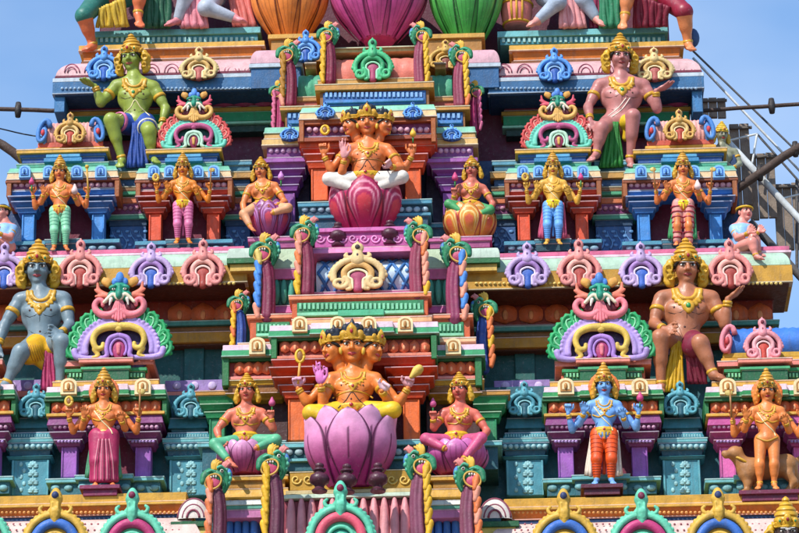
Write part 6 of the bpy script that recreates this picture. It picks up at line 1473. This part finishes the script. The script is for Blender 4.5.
# ------------------------------------------------------------------ busts and small corner figures
f = Fig('statue', 'dark-faced statue with tall gold crown rising before the bottom cornice', 'statue', -.75, 30, '#4A3A38', (787, 640), v=.05); f.torso((788, 556), (765, 568), (811, 568), (788, 600), (788, 620)); f.head((787, 533), 0, 12, neck=(788, 556))
f.arm([(763, 568), (752, 592, 4), (768, 606, 20)], (780, 606, 28)); f.arm([(813, 568), (824, 592, 4), (808, 606, 20)], (796, 606, 28))
for s_ in (-1, 1): f.leg([(788+s_*10, 620), (788+s_*24, 616, 24), (788+s_*10, 640, 20), (788+s_*12, 645, 32)], '#B07A2C', 1.7)
f.finish(lip='#6A2A2A'); T, Q, H, _ = [p for p in f.post if not isinstance(p[0], str)][0]; f.crown(T, Q, H, '#CFA23C', 1.0, '#8A2A2A'); f.sidehair(T, Q, H, '#CFA23C', big=True); f.necklace()
for z in (.16, .19, .12): mk('forehead_stripe', *tube_vf(f.body.trace(np.array([T((x, -.8, z-.04)) for x in np.linspace(-.22, .22, 7)]), Q@np.array([0, 1., 0]))[0], .016*H, 6), M('#E6E2DC', .5, .05, .05), f.root, sharp=None)
f = Fig('statue', 'grey-faced statue with gold crown at the end of the pink barrel roof', 'statue', 1.25, 15, '#8A8C74', (722, 166), v=.055); f.torso((722, 146), (711, 152), (734, 152), (722, 166), (722, 172)); f.head((721.5, 135), 20, 12, neck=(722, 146))
f.arm([(710, 152), (705, 164), (712, 168, 8)], (718, 168, 12)); f.arm([(735, 152), (740, 164), (733, 168, 8)], (728, 168, 12)); f.finish(); T, Q, H, _ = [p for p in f.post if not isinstance(p[0], str)][0]; f.crown(T, Q, H, '#D9B44C', .8); f.sidehair(T, Q, H, '#D9B44C', .5)
def child(label, x, flip, Y=.62):
    q = lambda px, py, d=0: ((x-(px-745) if flip else px-745+x), py, d)
    f = Fig('child_statue', label, 'statue', Y, 17, '#E29488', (x, 255), v=.05); s = -1 if flip else 1
    f.torso(q(742, 223), q(734, 228) if not flip else q(750, 228), q(750, 228) if not flip else q(734, 228), q(741, 240), q(740, 246), belly=1.2); f.head(q(745, 213), 28*s, 0, neck=q(742, 223))
    f.arm([q(734, 229), q(737, 238, 8), q(749, 233, 16)], q(754, 226, 18)); f.arm([q(750, 229, 4), q(752, 238, 8), q(758, 232, 8)], q(763, 226, 8))
    f.leg([q(738, 247), q(752, 242, 14), q(756, 256, 14), q(763, 259, 20)], None, 1, 1.1); f.leg([q(744, 247), q(755, 240, 4), q(759, 254, 4), q(766, 257, 10)], None, 1, 1.1)
    c = f.layer('shirt', '#8FB8E4'); c.c(f.J(q(737, 229, 0)), f.J(q(748, 229, 0)), 5.6*f.m, 5.6*f.m); c.c(f.J(q(742, 231)), f.J(q(741, 245)), 8.4*f.m, 9.2*f.m); c.c(f.J(q(734, 229)), f.J(q(736, 234, 4)), 5.2*f.m, 4.4*f.m)
    f.finish(); T, Q, H, _ = [p for p in f.post if not isinstance(p[0], str)][0]; h = Clay(.05*H); h.e(T((0, .1, .14)), np.array([.42, .45, .42])*H, Q); h.build('hair', M('#2A1E18', .5), f.root, .05*H)
    mk('head_band', *tube_vf([T((.44*math.cos(a), .04+.48*math.sin(a), .24)) for a in np.linspace(0, 2*math.pi, 20)], .07*H, 6), M('#D9B03C'), f.root, sharp=None)
    return f
child('pink seated child statue in a pale blue shirt on the cornice end by the scaffold', 745, False); child('pink seated child statue in a pale blue shirt on the cornice beside the mint-trousered statue', 2, True)
# ------------------------------------------------------------------ figures of the top tier (only their lower halves reach into the picture)
def top_fig(label, x, Y, H, skin, cloth, legs, upto=1.0, dy=0, sh=(-20, 20), extra=None, name='statue'):
    f = Fig(name, label, 'statue', Y, H, skin, (x, 30), v=.055)
    f.torso((x, -62), (x+sh[0], -54), (x+sh[1], -54), (x, -20), (x, -8)); f.head((x, -80), 0, 12, neck=(x, -62))
    f.arm([(x+sh[0]-2, -54), (x+sh[0]-12, -32), (x+sh[0]-4, -16, 14)], (x+sh[0]+2, -6, 22)); f.arm([(x+sh[1]+2, -54), (x+sh[1]+12, -32), (x+sh[1]+4, -16, 14)], (x+sh[1]-2, -6, 22))
    for p in legs: f.leg(p, cloth, upto, 1.0)
    f.finish(); T, Q, HH, _ = [p for p in f.post if not isinstance(p[0], str)][0]; f.crown(T, Q, HH); f.sidehair(T, Q, HH, big=True); f.necklace(); return f
f = top_fig('orange-skinned seated statue of the top tier with dark green cloth, beside the blue sky', 112, 1.72, 30, '#D8744E', '#2F6E62', [[(102, -4), (84, 16, 26), (93, 46, 12), (84, 50, 26)], [(124, -4), (140, -10, 28), (138, 14, 24), (140, 27, 40)]], 1.0)
pleats(f, [(100, 8, 20), (122, -2, 26)], [(98, 28, 12), (128, 27, 14)], 2.4, 2.6, '#D2B04A', 'cloth_fold', n=9); pleats(f, [(146, -12, 20), (168, -12, 10)], [(146, 28, 12), (168, 28, 6)], 3, 3.4, '#245A40', n=8)
f = top_fig('pink seated statue of the top tier with pale grey leggings, beside the orange lotus pot', 205, 1.86, 28, '#D98A90', '#B4BCCA', [[(198, -4), (186, -4, 26), (178, 20, 18), (166, 25, 34)], [(216, -4), (206, 8, 30), (234, 18, 24), (246, 22, 30)]], 1.9)
pleats(f, [(184, -10, 22), (200, -6, 26)], [(184, 28, 18), (206, 28, 20)], 3, 3.4, '#DC8C98', 'cloth_fold', n=7); pleats(f, [(228, -10, 8), (246, -10, 4)], [(236, 28, 10), (254, 28, 6)], 3, 3.4, '#C86A62', n=6)
f = top_fig('pink seated statue of the top tier with grey-blue leggings, beside the green lotus pot', 556, 1.86, 28, '#DE9A90', '#A9B6C8', [[(546, -4), (558, 2, 30), (538, 20, 24), (528, 26, 34)], [(566, -4), (584, 0, 22), (596, 18, 18), (604, 26, 30)]], 1.9)
pleats(f, [(560, -8, 26), (578, -8, 20)], [(562, 28, 20), (584, 28, 16)], 3, 3.4, '#DE9A9C', 'cloth_fold', n=7); pleats(f, [(592, -12, 10), (606, -12, 8)], [(592, 28, 10), (612, 28, 8)], 3, 3, '#8A2448', n=6)
f = top_fig('orange-skinned seated statue of the top tier with red cloth, above the pinkish brown guardian', 652, 1.72, 30, '#DE8C5E', '#8E2238', [[(640, -4), (628, -8, 28), (625, 16, 24), (622, 29, 40)], [(664, -4), (684, 12, 24), (688, 44, 10), (692, 50, 22)]], 1.0)
pleats(f, [(600, -8, 14), (618, -8, 22)], [(602, 28, 10), (618, 28, 14)], 3, 3.2, '#2E7A56', n=6); pleats(f, [(634, -6, 24), (668, 6, 24)], [(636, 28, 12), (664, 27, 12)], 3, 3.4, '#7A1E34', 'cloth_fold', n=10)
blob(f.root, 'anklet_ball', M('#2E4A78'), P(693, 38, 1.7), (.07, .06, .11), 12, 8)
# pink drum standing by the green lotus pot
t = thing('drum', 'pink drum with crossing gold straps beside the green lotus pot', 'drum', P(517, 27, 1.78)); m = mpx(1.78); c = P(517, 27, 1.84)
V, F = lathe_vf([(0, 0), (13*m, 0), (14.5*m, 3*m), (16.5*m, 16*m), (16*m, 30*m), (13*m, 42*m), (0, 42*m)], 28); mk('shell', V+c, F, M('#DA8078'), t, sharp=.8)
for z, r in ((2, 14.2), (24, 16.6), (41, 13.4)): mk('hoop', *tube_vf([c+np.array([r*m*math.cos(a), r*m*math.sin(a), z*m]) for a in np.linspace(0, 2*math.pi, 24)], 1.3*m, 6), M('#CFA03C'), t, sharp=None)
for a in (-1.9, -1.57, -1.2): mk('strap', *tube_vf([c+np.array([r*m*math.cos(a), r*m*math.sin(a), z*m]) for r, z in ((14.4, 2), (16.9, 16), (16.5, 30), (13.4, 41))], 1.2*m, 6), M('#CFA03C'), t, sharp=None)
# ------------------------------------------------------------------ scaffold stair, poles and wires beside the tower
WOOD, STEEL = M('#8A7C70', .8, .5, .5), M('#D4D8D8', .45, .4, .2)
sc_ = thing('scaffold_stair', 'steel scaffold stair with dark weathered plank panels beside the tower', 'scaffold', P(760, 300, 2.2))
YS = 2.4
for (x0, x1, y0, y1, d) in ((700, 726, 97, 118, .0), (731, 751, 124, 206, .0), (749, 776, 153, 218, .1), (775, 802, 183, 248, .2), (800, 828, 210, 285, .3), (826, 855, 240, 320, .4)):
    n = max(2, int((x1-x0)/7))
    for i in range(n):
        a = x0+(x1-x0)*i/n; box(sc_, 'plank', WOOD, a+.25, a+(x1-x0)/n-.25, y0+random.uniform(-1, 1), y1+random.uniform(-1.5, 1.5), YS+d+random.uniform(-.01, .01), YS+d+.04, .004)
    box(sc_, 'panel_rail', M('#6A625A', .7), x0-1, x1+1, y0+2, y0+4.5, YS+d-.04, YS+d-.012, .004)
def bar(p, name, a, b, r, mat, Y1, Y2=None):
    A, B = P(a[0], a[1], Y1), P(b[0], b[1], Y1 if Y2 is None else Y2); n = 8
    pts = [A+(B-A)*i/n+np.array([random.uniform(-1, 1), 0, random.uniform(-1, 1)])*r*(.25 if 'bamboo' in name or name == 'pole' else .05) for i in range(n+1)]
    return mk(name, *tube_vf(pts, r, 10), mat, p, sharp=None)
bar(sc_, 'stringer', (724, 138), (860, 285), .040, STEEL, 2.2); bar(sc_, 'stringer', (693, 58), (870, 245), .014, STEEL, 2.3); bar(sc_, 'handrail', (690, 48), (880, 232), .012, M('#5A5A5C', .5), 2.1)
bar(sc_, 'brace', (750, 222), (850, 330), .045, M('#565250', .6), 2.1); bar(sc_, 'brace', (752, 165), (757, 134), .012, STEEL, 2.3); bar(sc_, 'brace', (727, 141), (757, 134), .012, STEEL, 2.3); bar(sc_, 'brace', (776, 200), (810, 192), .012, STEEL, 2.3); bar(sc_, 'brace', (757, 134), (820, 205), .013, M('#5A5A5C', .5), 2.35)
bar(sc_, 'brace', (797, 180), (797, 275), .018, M('#565250', .6), 2.5)
def pole(label, a, b, r, Y, knots=(), mat='#4A3A32', Y2=None):
    t = thing('scaffold_pole', label, 'pole', P((a[0]+b[0])/2, (a[1]+b[1])/2, Y)); mm = M(mat, .75, .45, .4); bar(t, 'pole', a, b, r, mm, Y, Y2)
    for k in knots:
        c = np.array(a)+(np.array(b)-np.array(a))*k; p = P(c[0], c[1], Y+((Y2 or Y)-Y)*k); mk('clamp', *tube_vf([p+np.array([0, 0, -.085]), p, p+np.array([0, 0, .085])], [.028, .042, .028], 8), M('#2E2A2A', .6), t, sharp=None)
pole('thin dark horizontal pole with clamp crossing the stair on the crown-topped statue side', (690, 112), (880, 98), .022, 2.0, (.43,)); pole('thick bamboo pole slanting up across the scaffold stair', (726, 196), (880, 92), .048, 2.05, (.22, .45))
pole('thin dark horizontal pole with clamp tied to the upper cornice by the open sky', (-60, 108), (66, 111), .024, 1.75, (.62,)); pole('dark bamboo pole slanting down behind the left blue-pillared shrine', (-50, 108), (34, 168), .05, 1.6, (.4,))
wr = mk('cable', *tube_vf([P(-40+8*i, 121+1.6*i+math.sin(i)*.4, 1.9) for i in range(14)], .008, 6), M('#2A2A2C', .6), None, sharp=None); tag(wr, 'thin dark cable hanging below the horizontal pole', 'cable')
